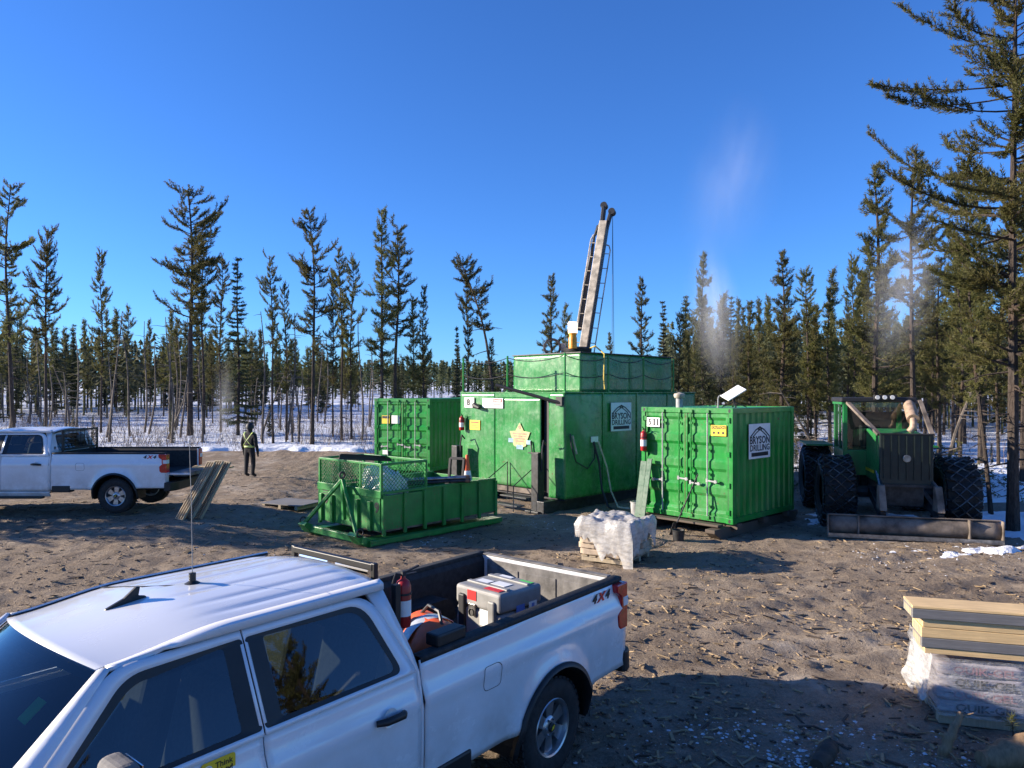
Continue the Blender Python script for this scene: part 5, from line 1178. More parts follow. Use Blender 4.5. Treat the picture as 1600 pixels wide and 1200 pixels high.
# load in the sled
def sl(v): return on_local(sb, v)
e = empty('plastic_bag', sl((1.72, .55, .36)), 0, 'crumpled pale plastic bag lying inside the sled cage', 'bag')
ic = bmesh.new(); bmesh.ops.create_icosphere(ic, subdivisions=4, radius=.5)
for v in ic.verts:
    q = v.co.copy(); nn = fbm(np.array([q.x*3+q.z*2+9]), np.array([q.y*3+q.z+4]), 2, 4, .65)[0]; v.co = Vector((q.x*1.0, q.y*.8, (q.z+.5)*1.2 if q.z > -.45 else 0))*(.72+.6*nn)
me = bpy.data.meshes.new('bag_film'); ic.to_mesh(me); ic.free(); M['film'] = flat('pale_plastic', (.62,.63,.63), .3, var=.12, scale=8, bmp=.2); me.materials.append(M['film'])
o = bpy.data.objects.new('bag_film', me); C.objects.link(o); o.parent = e
MB().tube([(.0,.0,1.1),(.03,.02,1.22),(-.05,.0,1.3)], [.05,.025,.05], 6).build('bag_knot', M['film'], e)
e = empty('steel_beam', sl((.95, .62, 1.74)), 0, 'dark steel beam lying across the top of the sled cage', 'beam'); MB().bar((-.5, -.55, .14), (.45, .62, -.02), .12, .012).bar((-.5, -.55, .08), (.45, .62, -.08), .012, .12).build('angle_bar', M['ink'], e)
MB().box((.4, .56, -.02), (.14, .14, .02)).build('end_plate', M['darksteel'], e)
for k in range(5):
    e = empty('drill_rod', sl((2.05+.02*k, 1.75, 1.19+.07*(k % 2))), SR+R(62+5*k-8), 'grey drill rod lying across the side of the sled bin', 'rod', 'drill rods on the sled bin')
    MB().lathe([(.03,-1.0),(.038,-1.0),(.038,.62),(.046,.63),(.046,.78),(.034,.78),(.03,.6)], 12, 'x').build('tube', M['steel'] if k % 2 else M['darksteel'], e, smooth=40); MB().lathe([(.047,.66),(.049,.67),(.049,.74),(.047,.75)], 12, 'x').build('coupling', M['rust'], e, smooth=40)
e = empty('motor_stand', sl((1.75, 2.55, .36)), SR+.2, 'black upright motor stand with tube frame in the sled bin', 'stand')
mb = MB()
for x in (-.2, .2): mb.bar((x, 0, 0), (x+.05, .1, 1.28), .06, .06)
mb.bar((-.15, .1, 1.28), (.25, .1, 1.28), .06, .06).bar((-.2, .06, .8), (.22, .06, .8), .05, .05).build('posts', M['ink'], e, bevel=.006)
MB().box((-.05, .3, .42), (.5, .5, .8)).build('motor_box', M['ink'], e, bevel=.04)
lc = empty('steel_crate', sl((2.0, 2.75, .36)), SR, 'dark low steel crate under the traffic cone in the sled bin', 'crate'); MB().box((0, 0, .21), (.48, .5, .42)).build('crate_body', M['darksteel'], lc, bevel=.02); MB().box((0, 0, .43), (.5, .52, .02)).build('lid', M['darksteel'], lc, bevel=.006)
cn = empty('traffic_cone', sl((2.02, 2.75, .81)), .2, 'orange traffic cone with pale band standing in the sled bin', 'cone')
MB().box((0, 0, .02), (.36, .36, .04)).build('base', M['orange'], cn, bevel=.01); MB().lathe([(.14,.04),(.035,.92),(.02,.93),(0,.93)], 20).build('cone_body', M['orange'], cn, smooth=40)
MB().lathe([(.112,.30),(.082,.55)], 20).build('reflective_band', M['white'], cn, smooth=40)
for o in cn.children:
    if o.name.startswith('reflective'): o.scale = (1.03, 1.03, 1)

# --- wheeled skidder with dozer blade
sd = empty('log_skidder', (9.08, 16.9, G(9.0, 16.9)), R(-15.1), 'green wheeled forestry skidder with chained tyres and muddy dozer blade', 'skidder')
tp = [(.36,-.30),(.45,-.345),(.62,-.36),(.74,-.33),(.775,-.25),(.78,0),(.775,.25),(.74,.33),(.62,.36),(.45,.345),(.36,.30)]
ty = MB().lathe(tp, 44, 'x').mesh('tyre', M['rubber'], 40); lug = MB()
for k in range(22):
    for s in (-1, 1):
        a = 2*math.pi*(k+.5*(s > 0))/22; lug.box((s*.17, .795*math.cos(a), .795*math.sin(a)), (.34, .07, .06), Euler((a, 0, 0)).to_matrix() @ Euler((0, 0, R(28*s))).to_matrix())
lg = lug.mesh('lugs', M['rubber']); hb = MB().lathe([(0,.18),(.1,.18),(.14,.12),(.30,.10),(.34,.22),(.375,.25),(.375,-.25),(0,-.25)], 24, 'x').mesh('rim', M['darksteel'], 40)
ch = MB(); NN = 20
for k in range(NN):
    a0, a1, a2 = (2*math.pi*(k+q)/NN for q in (0, .5, 1)); pt = lambda x, a, r: (x, r*math.cos(a), r*math.sin(a))
    rr = .835
    for s in (-1, 1):
        ch.tube([pt(s*.345, a0, .66), pt(s*.36, a0, .75), pt(s*.28, a0, rr), pt(s*.14, a1, rr+.012), pt(0, a0, rr+.01)], .017, 4, cap=False)
        ch.tube([pt(s*.28, a0, rr), pt(s*.14, a1, rr+.012), pt(s*.28, a2, rr)], .017, 4, cap=False)
        ch.tube([pt(s*.14, a1, rr+.012), pt(0, a2, rr+.01)], .017, 4, cap=False); ch.tube([pt(s*.36, a0, .66), pt(s*.37, a1, .64), pt(s*.36, a2, .66)], .015, 4, cap=False)
        ch.tube([pt(s*.36, a0, .68), pt(s*.36, a1, .74), pt(s*.36, a2, .68)], .013, 4, cap=False)
chm = ch.mesh('chain', flat('chain_steel', (.10,.10,.105), .45, .8, .4, 20))
for x in (-1.28, 1.28):
    for y in (0, 3.1):
        w = bpy.data.objects.new('wheel', ty); C.objects.link(w); w.parent = sd; w.location = (x, y, .80); w.rotation_euler = (random.random()*3, 0, 0 if x > 0 else math.pi)
        for nm, me in (('lugs', lg), ('rim', hb), ('tyre_chain', chm)):
            q = bpy.data.objects.new(nm, me); C.objects.link(q); q.parent = w
LG = M['leafgreen']; DK = M['darksteel']
MB().box((0, -.1, .85), (.8, 1.7, .5)).box((0, 2.6, .85), (.85, 2.2, .55)).build('chassis', DK, sd, bevel=.03)
MB().cyl((-1.0, 0, .8), (1.0, 0, .8), .14, 12).cyl((-1.0, 3.1, .8), (1.0, 3.1, .8), .14, 12).build('axles', DK, sd)
hd = MB().prism([(-.96, 1.10), (-.96, 2.20), (.45, 2.30), (.45, 1.10)], -.50, .50, 'x').build('engine_hood', LG, sd, bevel=.03)
GR = flat('grille_black_green', (.010,.017,.014), .45, var=.3); g = MB().box((.02, -1.0, 1.66), (1.08, .10, 1.16)).build('grille', GR, sd, bevel=.015)
for k in range(7): MB().box((-.44+.155*k, -1.065, 1.72), (.022, .03, .98)).build('grille_bar', GR, g)
MB().box((.02, -1.06, 2.25), (1.1, .04, .03)).build('grille_frame', DK, g); MB().box((.02, -1.06, 1.09), (1.12, .06, .06)).build('grille_sill', DK, g)
MB().lathe([(0, -.02), (.075, -.02), (.085, -.01), (.085, 0), (0, 0)], 20, 'y', (.02, -1.085, 1.70)).build('emblem', M['steel'], g, smooth=40)
for x in (-.505, .505): MB().box((x, -.25, 1.85), (.012, .75, .5)).build('hood_panel', LG, hd, bevel=.004)
MB().box((-.512, .02, 1.32), (.008, .85, .07)).build('stripe', M['yellow'], hd)
# cab
cx0, cx1, cy0, cy1, cz0, cz1 = -1.02, .56, .45, 1.75, 1.30, 3.02
cb = MB().box(((cx0+cx1)/2, (cy0+cy1)/2, 1.45), (cx1-cx0, cy1-cy0, .62)).build('cab_base', LG, sd, bevel=.02)
for x in (cx0+.05, cx1-.05):
    for y in (cy0+.05, cy1-.05): MB().box((x, y, 2.35), (.10, .10, 1.25)).build('cab_post', LG, cb, bevel=.01)
MB().box((cx0+.05, (cy0+cy1)/2, 2.35), (.07, .08, 1.25)).build('cab_post', LG, cb, bevel=.01)
MB().box(((cx0+cx1)/2, cy1-.06, 2.2), (cx1-cx0-.16, .05, .95)).build('cab_back', M['ink'], cb)  # dark panel added so the bright background does not show through the cab
MB().box(((cx0+cx1)/2, (cy0+cy1)/2, 3.0), (cx1-cx0+.12, cy1-cy0+.12, .12)).build('cab_roof', M['ink'], cb, bevel=.03)
MB().box((cx0-.005, (cy0+cy1)/2, 2.93), (.06, cy1-cy0, .10)).build('roof_edge', LG, cb, bevel=.008)
for a, b in (((cx0+.1, cy0+.04, 1.78), (cx1-.1, cy0+.04, 2.93)), ): MB().grid([[(x, cy0+.04, z) for z in (1.78, 2.93)] for x in (cx0+.1, cx1-.1)]).build('front_glass', M['wglass'], cb)
for x in (cx0+.04, cx1-.04): MB().grid([[(x, y, z) for z in (1.78, 2.93)] for y in (cy0+.1, cy1-.1)]).build('side_glass', M['wglass'], cb)
MB().box(((cx0+cx1)/2, 1.35, 1.95), (.5, .18, .8)).box(((cx0+cx1)/2, 1.1, 1.72), (.5, .5, .16)).build('operator_seat', M['ink'], cb, bevel=.05)
MB().lathe([(.17+.018*math.cos(a), .018*math.sin(a)) for a in np.linspace(0, 6.28, 8)[:-1]], 20, 'z', ((cx0+cx1)/2, .8, 2.08), True).build('steering_wheel', M['ink'], cb, smooth=50)
mb = MB()
for k in range(5): mb.box((cx0-.012, cy0+.2+.22*k, 2.35), (.012, .012, 1.1))
mb.build('window_guard', M['ink'], cb)
MB().box((-.1, cy0-.1, 3.06), (.5, .12, .12)).build('lamp_bar', M['ink'], cb, bevel=.01)
for q in (-.28, -.12, .05): MB().lathe([(0,-.03),(.05,-.03),(.055,0),(0,0)], 14, 'y', (q, cy0-.15, 3.06)).build('work_lamp', M['clear'], cb, smooth=40)
mb = MB()
mb.bar((cx0+.1, cy0-.02, 2.93), (-.52, -.98, 2.22), .10, .06).build('guard_strut', M['mud'], sd, bevel=.008)
MB().bar((cx1+.12, cy0-.02, 2.98), (.56, -.98, 2.22), .10, .06).build('guard_strut', M['mud'], sd, bevel=.008); MB().bar((cx1-.02, cy0, 2.95), (cx1+.14, cy0-.02, 2.95), .1, .08).build('strut_bracket', M['mud'], sd)
MB().tube([(.44, .42, 2.92), (.42, .30, 2.86), (.36, -.25, 2.55)], [.10, .135, .135], 14).build('muffler', M['beige'], sd, smooth=40)
MB().tube([(.36, -.25, 2.55), (.35, -.33, 2.46), (.33, -.36, 2.36), (.25, -.36, 2.26)], [.075, .08, .08, .075], 12).build('exhaust_elbow', M['beige'], sd, smooth=50)
# blade and arms
bp = []
for k in range(9): a = -.55+1.1*k/8; bp.append((-1.62+.30*a*a*1.6-.02, .02+.60*k/8))
bd = MB().grid([[(x, y, z*.76) for y, z in bp] for x in np.linspace(-1.68, 1.68, 22)]).build('blade', M['mud'], sd, smooth=40, solid=.05)
for x in (-1.70, -1.08, 1.08, 1.70): MB().box((x, -1.63, .24), (.03, .12, .46)).build('blade_rib', M['mud'], bd, bevel=.006)
MB().box((0, -1.70, .035), (3.4, .04, .09)).build('cutting_edge', M['steel'], bd); MB().box((0, -1.55, .47), (3.38, .05, .025)).build('blade_cap', M['mud'], bd, bevel=.006)
for x in (-.55, .58):
    MB().bar((x, -1.5, .45), (x*.95, -.1, .85), .12, .2).build('push_arm', DK, sd, bevel=.015)
    MB().prism([(-1.56, .58), (-1.35, 1.12), (-1.22, 1.12), (-1.15, .58)], x-.07, x+.07, 'x').build('arm_bracket', M['mud'], sd, bevel=.01)
    MB().cyl((x, -1.3, 1.05), (x*.85, -.55, 1.35), .05, 10).build('lift_ram', M['steel'], sd, smooth=40)
MB().box((0, 3.9, 1.3), (1.3, .3, 1.3)).build('winch_tower', DK, sd, bevel=.03)
for s in (-1, 1): MB().box((s*1.28, 3.1, 1.74), (.7, 1.5, .05)).build('rear_fender', LG, sd, bevel=.01)

# --- person
def worker():
    X, Y = at(390, 24.3), 24.3
    e = empty('person', (X, Y, G(X, Y)-.01), R(-18), 'worker in dark winter clothes and yellow reflective harness, back turned, arms hanging', 'person')
    J = {'pel': (0, 0, .98, .165, .12), 'w': (0, 0, 1.12, .16, .12), 'ch': (0, -.01, 1.34, .19, .13), 'nk': (0, .0, 1.53, .075, .075), 'hd0': (0, .02, 1.62, .085, .10), 'hd': (0, .02, 1.73, .10, .115), 'tp': (0, .01, 1.83, .06, .07)}
    ch = [('pel', 'w'), ('w', 'ch'), ('ch', 'nk'), ('nk', 'hd0'), ('hd0', 'hd'), ('hd', 'tp')]
    for s, n in ((-1, 'l'), (1, 'r')):
        sp = .02 if s > 0 else 0
        J.update({n+'h': (s*.105, 0, .90, .105, .11), n+'k': (s*.12, .03*s+.02, .50, .075, .08), n+'a': (s*.13, .01*s-.02, .12, .062, .065), n+'f': (s*.14, .01*s+.16, .045, .05, .042),
                  n+'s': (s*.215, 0, 1.44, .085, .085), n+'e': (s*.28, -.03, 1.16, .066, .066), n+'wr': (s*.285, .05, .92, .05, .05), n+'p': (s*.285, .07, .83, .042, .055)})
        ch += [('pel', n+'h'), (n+'h', n+'k'), (n+'k', n+'a'), (n+'a', n+'f'), ('ch', n+'s'), (n+'s', n+'e'), (n+'e', n+'wr'), (n+'wr', n+'p')]
        for q, (dx, dy, l) in enumerate(((-.0, .045, .075), (.0, .018, .09), (.0, -.010, .085), (.0, -.034, .065))):
            J[n+'g%d' % q] = (s*.285+dx, .07+dy*.7, .765, .014, .014); J[n+'t%d' % q] = (s*.275, .085+dy*.7, .765-l*.75, .011, .011); ch += [(n+'p', n+'g%d' % q), (n+'g%d' % q, n+'t%d' % q)]
        J[n+'b0'] = (s*.262, .12, .82, .015, .015); J[n+'b1'] = (s*.255, .14, .765, .012, .012); ch += [(n+'p', n+'b0'), (n+'b0', n+'b1')]
    ks = list(J); me = bpy.data.meshes.new('body'); me.from_pydata([J[k][:3] for k in ks], [(ks.index(a), ks.index(b)) for a, b in ch], [])
    o = bpy.data.objects.new('body', me); C.objects.link(o); o.parent = e
    o.modifiers.new('skin', 'SKIN'); 
    if not me.skin_vertices: me.attributes.new
    bpy.context.view_layer.objects.active = o
    sv = me.skin_vertices[0].data if me.skin_vertices else None
    if sv:
        for i, k in enumerate(ks): sv[i].radius = J[k][3:5]; sv[i].use_root = (k == 'pel')
    sub = o.modifiers.new('sub', 'SUBSURF'); sub.levels = 2; sub.render_levels = 2
    me.materials.append(flat('dark_workwear', (.014,.014,.017), .85, var=.3, scale=12, bmp=.3))
    hv = flat('hi_vis_tape', (.50,.62,.20), .45, var=.1)
    def band(pts, nm):   # flat tape following the clothes
        MB().grid([[Vector(p)+Vector(u)*.032, Vector(p)-Vector(u)*.032] for p, u in pts]).build(nm, hv, e, solid=.008, smooth=60)
    for s in (-1, 1):
        band([((s*.15, .10, 1.50), (1, 0, 0)), ((s*.155, -.02, 1.555), (1, 0, 0)), ((s*.14, -.115, 1.48), (.8, 0, .4*s)), ((s*.07, -.158, 1.36), (.8, 0, .5*s)), ((0, -.160-.003*s, 1.27), (.8, 0, .5*s)), ((-s*.10, -.150, 1.16), (.8, 0, .5*s)), ((-s*.17, -.10, 1.07), (.8, 0, .5*s))], 'cross_strap')
        band([((s*.15, .10, 1.50), (1, 0, 0)), ((s*.14, .155, 1.38), (1, 0, 0)), ((s*.13, .155, 1.1), (1, 0, 0))], 'chest_strap')
    band([((.195*math.cos(a), .152*math.sin(a), 1.055), (0, 0, 1)) for a in np.linspace(0, 2*math.pi, 25)], 'waist_belt')
    MB().lathe([(.128,1.66),(.135,1.70),(.13,1.78),(.10,1.84),(.05,1.868),(0,1.872)], 18, 'z', (0, .015, 0)).build('hood', M['ink'], e, smooth=60)
    sk_ = flat('skin', (.45,.26,.19), .6, var=.1)
    MB().lathe([(0,-.05),(.06,-.045),(.085,0),(.06,.05),(0,.07)], 14, 'y', (0, .085, 1.70)).build('face', sk_, e, smooth=60)
    MB().box((0, .165, 1.695), (.025, .03, .045)).build('nose', sk_, e, bevel=.008)
    for s in (-1, 1): MB().box((s*.032, .148, 1.722), (.026, .01, .010)).build('eye', M['ink'], e)
    MB().box((0, .146, 1.652), (.05, .012, .010)).build('mouth', M['redprint'], e)
worker()

# --- core trays leaning on the lowered tailgate, loose boards
tw = wood('weathered_tray_wood', (.42,.34,.23), (12, 12, .8))
for k in range(3):
    bx, by = at(281+15*k, 16.35+.12*k), 16.35+.12*k
    e = empty('core_tray', (bx, by, G(bx, by)-.01), 0, 'long grooved wooden core tray leaning against the lowered tailgate', 'tray', 'core trays leaning on the tailgate')
    tp_ = Vector((.42+.0*k, .72-.05*k, 1.22)); d_ = tp_.normalized(); wv_ = Vector((.86, -.5, 0)).normalized(); nv = d_.cross(wv_)
    if nv.y > 0: nv = -nv
    L_ = tp_.length+.05; w_ = .27 if k < 2 else .2
    rot = Matrix((d_, wv_, nv)).transposed()
    b = MB().box(d_*L_/2, (L_, w_, .014), rot).build('tray_base', tw, e)
    nr = 4 if k < 2 else 3
    for q in range(nr): MB().box(d_*L_/2+wv_*(-w_/2+.01+(w_-.02)*q/(nr-1))+nv*.024, (L_, .016, .045), rot).build('divider', tw, e)
    for q in (0, 1): MB().box(d_*(L_*q+(.008 if q == 0 else -.008))+nv*.022, (.014, w_, .04), rot).build('end_slat', tw, e)
fy = wood('fresh_pine_board', (.82,.57,.28), (1.2, 14, 14)); gy = wood('grey_old_board', (.20,.195,.195), (1.2, 14, 14))
e = empty('loose_plank', (at(333, 17.45), 17.45, .20+1.16), R(2), 'yellow fresh plank sticking out over the lowered tailgate', 'plank'); MB().box((0, 0, .02), (.95, .16, .038)).build('board', fy, e, bevel=.004)
MB().box((-.42, 0, .045), (.06, .14, .02)).build('cleat', fy, e)
X, Y = at(457, 19.3), 19.3
e = empty('wooden_platform', (X, Y, G(X, Y)), R(-24), 'low flat wooden platform lying on the dirt beside the sled bin', 'platform')
for k in range(6): MB().box((0, -.42+.168*k, .115), (1.35, .16, .025)).build('plank', gy, e, bevel=.003)
for x in (-.55, 0, .55): MB().box((x, 0, .05), (.09, 1.0, .10)).build('bearer', tw, e, bevel=.004)
# --- pallets of drilling mud bags
def sack(mat, w, d, h, seed):
    r = np.random.RandomState(seed); P = []
    bm = bmesh.new(); bmesh.ops.create_cube(bm, size=1); bmesh.ops.subdivide_edges(bm, edges=bm.edges[:], cuts=5, use_grid_fill=True)
    for v in bm.verts:
        q = v.co; e_ = max(abs(q.x), abs(q.y))*2
        k = 1-.55*max(0, e_-.6)**1.5*1.3
        v.co = Vector((q.x*w, q.y*d, q.z*h*k+.008*r.randn()))
    me = bpy.data.meshes.new('bag'); bm.to_mesh(me); bm.free(); me.polygons.foreach_set('use_smooth', [True]*len(me.polygons)); me.materials.append(mat); return me
def film_mat(name, a=.45, col=(.62,.62,.62), bs=.8):
    m = bpy.data.materials.new(name); m.use_nodes = True; t = m.node_tree; p = t.nodes['Principled BSDF']; out = t.nodes['Material Output']
    p.inputs['Base Color'].default_value = (*col, 1); p.inputs['Roughness'].default_value = .28
    co = coords(t); bump(t, noise(t, coords(t, 1, vec=(6, 6, 16)), 2.2, 5, .6, .25, .75), p, bs, .02)
    tr = N(t, 'ShaderNodeBsdfTransparent'); mx = N(t, 'ShaderNodeMixShader'); r = N(t, 'ShaderNodeMapRange'); r.inputs[3].default_value = a-.18; r.inputs[4].default_value = a+.22
    t.links.new(noise(t, coords(t, 1, vec=(3, 3, 10)), 1.8, 5, .6), r.inputs[0]); t.links.new(r.outputs[0], mx.inputs[0]); t.links.new(tr.outputs[0], mx.inputs[1]); t.links.new(p.outputs[0], mx.inputs[2]); t.links.new(mx.outputs[0], out.inputs[0]); return m
M['tanbag'] = flat('tan_paper_sack', (.42,.33,.24), .8, var=.15, scale=5, bmp=.2); M['greybag'] = flat('grey_sack', (.36,.33,.36), .7, var=.15, scale=5, bmp=.15)
wp0 = (at(962, 13.6), 13.6)
wpal = empty('bag_pallet', (wp0[0], wp0[1], G(*wp0)), R(-32), 'pallet of tan sacks half covered by crumpled white plastic sheet', 'pallet'); wpal.scale = (.86, .86, .92)
for y in (-.5, 0, .5): MB().box((0, y, .05), (1.15, .1, .09)).build('pallet_bearer', tw, wpal)
for k in range(6): MB().box((-.5+.2*k, 0, .105), (.15, 1.15, .02)).build('pallet_board', tw, wpal)
sm = [sack(M['tanbag'], .60, .42, .13, q) for q in range(3)]; random.seed(8)
for lv in range(5):
    for i in range(2):
        for j in range(3 if lv < 4 else 2):
            o = bpy.data.objects.new('sack', sm[(lv+i+j) % 3]); C.objects.link(o); o.parent = wpal; a = 1.5708 if lv % 2 else 0
            p = Vector((-.3+.6*i+random.gauss(0, .015), -.4+.4*j+random.gauss(0, .015), 0)); p = Matrix.Rotation(a, 3, 'Z') @ p; o.location = (p.x, p.y, .19+.122*lv); o.rotation_euler = (0, 0, a+random.gauss(0, .03))
P = []
for i in range(41):
    row = []
    for j in range(41):
        u = -1+2*i/40; v = -1+2*j/40; e_ = max(abs(u), abs(v)); x = max(-.68, min(.68, u*.86)); y = max(-.68, min(.68, v*.86))
        nz_ = float(fbm(np.array([u*3.2+4]), np.array([v*3.2+2]), 3, 4, .6)[0])-.5; fold = float(vn(np.array([u*9+v*4+20]), np.array([v*3-u*2+20]), 5))-.5
        dr_ = max(0, e_-.72)/.28; rg = 1-abs(2*float(fbm(np.array([u*2.3+11]), np.array([v*2.3+6]), 6, 3, .6)[0])-1)*2; z = .84+.26*nz_*(1-dr_)+.06*rg-.02-dr_*max(.08, .34+.9*nz_+.22*(u-v)); k = 1+.05*dr_*fold+.16*nz_*dr_+.05*rg*(1-dr_)
        row.append((x*k, y*k, z))
    P.append(row)
MB().grid(P).build('plastic_sheet', film_mat('milky_sheet', .72, (.52,.50,.47), .35), wpal, smooth=80)
p2 = (5.38, 6.98)
e = empty('wrapped_bag_pallet', (p2[0], p2[1], G(*p2)), R(-16), 'stretch-wrapped pallet of grey printed sacks with torn plastic skirt', 'pallet')
for y in (-.42, 0, .42): MB().box((0, y, .045), (2.35, .1, .09)).build('pallet_bearer', tw, e)
for k in range(9): MB().box((-1.08+.27*k, 0, .10), (.2, 1.0, .02)).build('pallet_board', tw, e)
sm = [sack(M['greybag'], .78, .46, .125, q+5) for q in range(3)]
redt = flat('faded_red_print', (.40,.20,.22), .7, var=.2, scale=14)
for lv in range(4):
    for i in range(3):
        for j in range(2):
            o = bpy.data.objects.new('sack', sm[(lv+i+j) % 3]); C.objects.link(o); o.parent = e; o.location = (-.78+.78*i+random.gauss(0, .01), -.25+.48*j, .175+.118*lv); o.rotation_euler = (0, 0, random.gauss(0, .015))
            if j == 0: text('sack_lettering', 'QUIK-GEL', .095, redt if lv % 2 else M['ink'], o, face_M((0, -.245, 0), (1, 0, 0), (0, 0, 1)), 0, 1.25, .001, bold=.002)
fm = film_mat('stretch_film', .26)
P = []
pr = rounded([(-1.22,-.53),(1.22,-.53),(1.22,.53),(-1.22,.53)], .08, 6)
zl = np.linspace(.10, .655, 14)
for z in zl:
    P.append([(p.x*(1+.012*math.sin(z*40+p.y*9)), p.y*(1+.018*math.sin(z*33+p.x*7)), z) for p in pr+[pr[0]]])
MB().grid(P).build('film_wrap', fm, e, smooth=70)
P = []
for i in range(22):
    u = i/21; row = []
    for j in range(14):
        v = j/13; nz_ = float(fbm(np.array([u*5+3]), np.array([v*4+7]), 4, 4, .6)[0])-.5
        row.append((-1.255-.16*abs(nz_)*v-.03*math.sin(u*14)*v-.05*v, -.56+.7*u+.05*nz_, .68-.55*v*(.45+.8*float(vn(np.array([u*6.]), np.array([3.3]), 2)))+.04*nz_))
    P.append(row)
MB().grid(P).build('torn_skirt', film_mat('torn_film', .45), e, smooth=70)
random.seed(4); zb_ = .665
for nm, mt_, hh, dx, lab in (('f', fy, .06, 0, 'lowest thin fresh yellow timber'), ('e', gy, .095, -.03, 'lower grey weathered timber'), ('d', fy, .10, -.03, 'thick fresh yellow timber between the grey ones'), ('c', fy, .085, -.02, 'knotty fresh timber below the upper grey one'), ('b', gy, .095, -.12, 'upper grey weathered timber'), ('a', fy, .03, -.12, 'topmost thin fresh yellow board')):
    e2 = empty('timber', (p2[0]+dx-.02, p2[1]-.33, G(*p2)+zb_), R(-16)+random.gauss(0, .004), lab+' in the stack on wrapped sacks', 'timber', 'timbers stacked on wrapped sacks')
    MB().box((0, 0, hh/2), (2.75, .34, hh-.004)).build('board', mt_, e2, bevel=.005); MB().box((-1.376, 0, hh/2), (.004, .26, hh*.7)).build('end_grain', tw, e2); zb_ += hh
# --- stump, broken branch, seedling, logs in the foreground
def log(name, lab, pts, rad, mat, cat='log', twigs=()):
    x, y = pts[0][0], pts[0][1]; z = G(x, y); e = empty(name, (x, y, z), 0, lab, cat)
    q = [(p[0]-x, p[1]-y, p[2]) for p in pts]; n = 14; path = []; rr = []
    for i in range(n+1):
        t = i/n*(len(q)-1); k = min(len(q)-2, int(t)); f = t-k; path.append(Vector(q[k]).lerp(Vector(q[k+1]), f)+Vector((random.gauss(0, .006), random.gauss(0, .006), random.gauss(0, .006)))); rr.append((rad[k]*(1-f)+rad[k+1]*f)*random.uniform(.88, 1.12))
    MB().tube(path, rr, 9).build('stem', mat, e, smooth=50)
    mb = MB()
    for a, b, r0 in twigs: mb.tube([Vector(a), (Vector(a)+Vector(b))/2+Vector((.01, .02, .015)), Vector(b)], [r0, r0*.7, r0*.3], 5)
    if twigs: mb.build('twigs', mat, e, smooth=50)
bk = wood('split_stump_wood', (.28,.18,.10), (9, 9, 1.5), .5); M['stumpb'] = bk
X, Y = gpos(1472, 1180); log('broken_branch', 'splintered broken branch jutting up from the dirt by the wrapped pallet', [(X, Y, -.05), (X+.06, Y, .16), (X+.20, Y+.05, .36)], [.05, .045, .02], bk, 'branch', [((.06, 0, .16), (-.22, .02, .20), .012), ((.1, .02, .22), (.2, .1, .2), .012), ((.14,.03,.27), (.3,.03,.37), .012), ((.02, 0, .08), (.05, -.25, -.02), .012)])
X, Y = gpos(1562, 1195); log('stump_chunk', 'thick chunk of broken stump wood lying near the seedling', [(X-.16, Y, .05), (X+.1, Y+.02, .10), (X+.45, Y+.1, .2)], [.07, .12, .10], bk, 'wood')
X, Y = gpos(1285, 1190); log('small_log', 'short dark rotten log end in the shade near snow bits', [(X-.12, Y-.15, .03), (X+.05, Y, .07), (X+.14, Y+.14, .06)], [.06, .075, .06], M['bark'], 'log')
X, Y = gpos(1545, 880); log('fallen_stick', 'long pale stick lying flat on the dirt before the blade', [(at(1520, 10.7), 10.7, .02), (at(1590, 10.6), 10.6, .03)], [.016, .02], M['chip'], 'stick')
X, Y = gpos(1582, 1168)
e = empty('pine_seedling', (X, Y, G(X, Y)), 0, 'tiny green pine seedling beside the wrapped sack pallet', 'seedling')
MB().tube([(0,0,-.02),(.005,0,.12),(0,.01,.26)], [.006,.005,.003], 6).build('stem', M['trunk'], e)
r = np.random.RandomState(2); P_ = np.array([(.0,.01,.27),(.0,.01,.24),(.02,.0,.22),(-.02,.02,.2),(0,0,.17)]); D_ = np.array([(0,0,1),(.6,0,.6),(.8,.3,.4),(-.8,.2,.4),(0,-.8,.4)])
o = bpy.data.objects.new('needles', tri_mesh('needles', tufts(P_, D_, r, 26, .07, .0025, .7, .05), M['young'])); C.objects.link(o); o.parent = e
# slash pile branches beside the machine, too tangled to count
mb = MB(); r = np.random.RandomState(31)
for k in range(260):
    x, y = 13.2+r.randn()*2.2, 22.8+r.randn()*.9; z = G(x, y); a = r.rand()*6.28; L = .5+1.3*r.rand(); d_ = Vector((math.cos(a), math.sin(a)*.7, r.randn()*.25)); p_ = Vector((x, y, z+.05+.55*abs(r.randn())*math.exp(-((x-13.2)/2)**2)))
    mb.tube([p_-d_*L/2, p_+Vector((0,0,.08*r.randn())), p_+d_*L/2], [.03*r.rand()+.012, .02, .006], 4, cap=False)
o = mb.build('slash_pile', M['snag']); tag(o, 'tangled heap of cut branches and slash beyond the machine', 'branches', kind='stuff')
P_ = []; D_ = []
for k in range(700):
    x, y = 13.4+r.randn()*2.0, 22.7+r.randn()*.9; P_.append((x, y, G(x, y)+.1+.6*abs(r.randn())*math.exp(-((x-13.4)/2)**2))); D_.append(r.randn(3)*(1, 1, .4))
o = bpy.data.objects.new('slash_needles', tri_mesh('slash_needles', tufts(np.array(P_), np.array(D_), r, 12, .14, .018, .6, .25), M['pine'])); C.objects.link(o); tag(o, 'green needle sprays on the heap of cut branches', 'branches', kind='stuff')

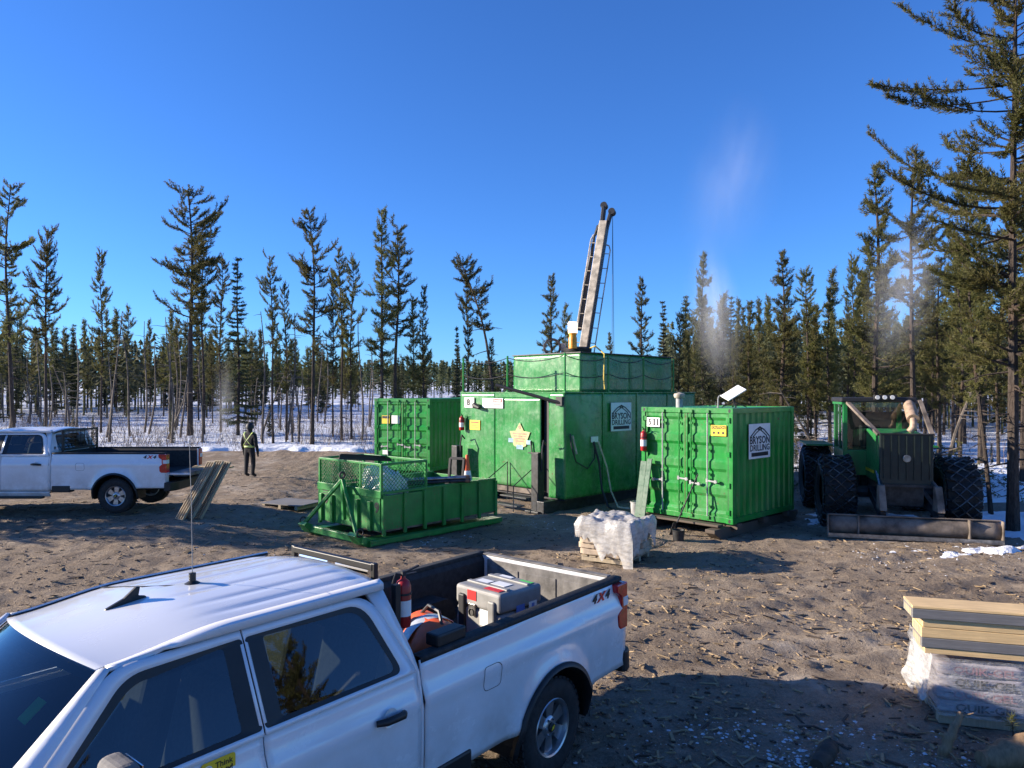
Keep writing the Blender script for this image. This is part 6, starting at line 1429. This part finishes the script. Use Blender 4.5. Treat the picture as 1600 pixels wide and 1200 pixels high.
# --- steam and exhaust
def plume(name, c, size, dens, lab, sc=1.7, rot=(0, 0, 0), col=(.99,.99,1)):
    bm = bmesh.new(); bmesh.ops.create_icosphere(bm, subdivisions=3, radius=1); me = bpy.data.meshes.new(name); bm.to_mesh(me); bm.free()
    o = bpy.data.objects.new(name, me); C.objects.link(o); o.location = c; o.scale = size; o.rotation_euler = rot; tag(o, lab, 'smoke', kind='stuff')
    m = bpy.data.materials.new(name); m.use_nodes = True; t = m.node_tree; t.nodes.remove(t.nodes['Principled BSDF']); v = N(t, 'ShaderNodeVolumePrincipled'); v.inputs['Color'].default_value = (*col, 1); v.inputs['Anisotropy'].default_value = 0
    tc = N(t, 'ShaderNodeTexCoord'); ln = N(t, 'ShaderNodeVectorMath', operation='LENGTH'); t.links.new(tc.outputs['Object'], ln.inputs[0])
    fall = N(t, 'ShaderNodeMapRange'); fall.inputs[1].default_value = 1; fall.inputs[2].default_value = .1; t.links.new(ln.outputs['Value'], fall.inputs[0])
    nz = noise(t, coords(t, 1, vec=(sc, sc, sc*.75)), 1.0, 4, .6, .36, .74)
    t.links.new(mathn(t, 'MULTIPLY', mathn(t, 'MULTIPLY', mathn(t, 'POWER', fall.outputs[0], 1.9), nz), dens), v.inputs['Density'])
    t.links.new(v.outputs[0], t.nodes['Material Output'].inputs['Volume']); me.materials.append(m); return o
def pz(px, py, Y): return (at(px, Y), Y, HC+(HZ-py)*Y/FPX)
plume('exhaust_smoke', pz(1116, 490, 28), (1.25, 1.0, 3.4), 1.25, 'pale exhaust plume rising behind the drill shack', rot=(0, R(-9), 0))
plume('exhaust_smoke', pz(1410, 452, 21.5), (1.3, .9, 2.9), 1.0, 'grey exhaust plume rising above the wheeled machine', rot=(0, R(9), 0))
plume('thin_smoke', pz(1140, 285, 28), (2.2, 1.2, 4.2), .26, 'faint thin smoke drifting high over the shack', 1.6, (0, R(12), 0))
plume('steam', pz(350, 630, 26), (.55, .5, 2.3), .9, 'faint steam rising beside the worker', 2.4)
plume('steam', pz(800, 790, 17.2), (1.1, .5, .5), .8, 'low steam drifting over the ground by the shack steps', 2.2)
S.cycles.volume_step_rate = 2.0; S.cycles.volume_max_steps = 64; S.cycles.volume_bounces = 2
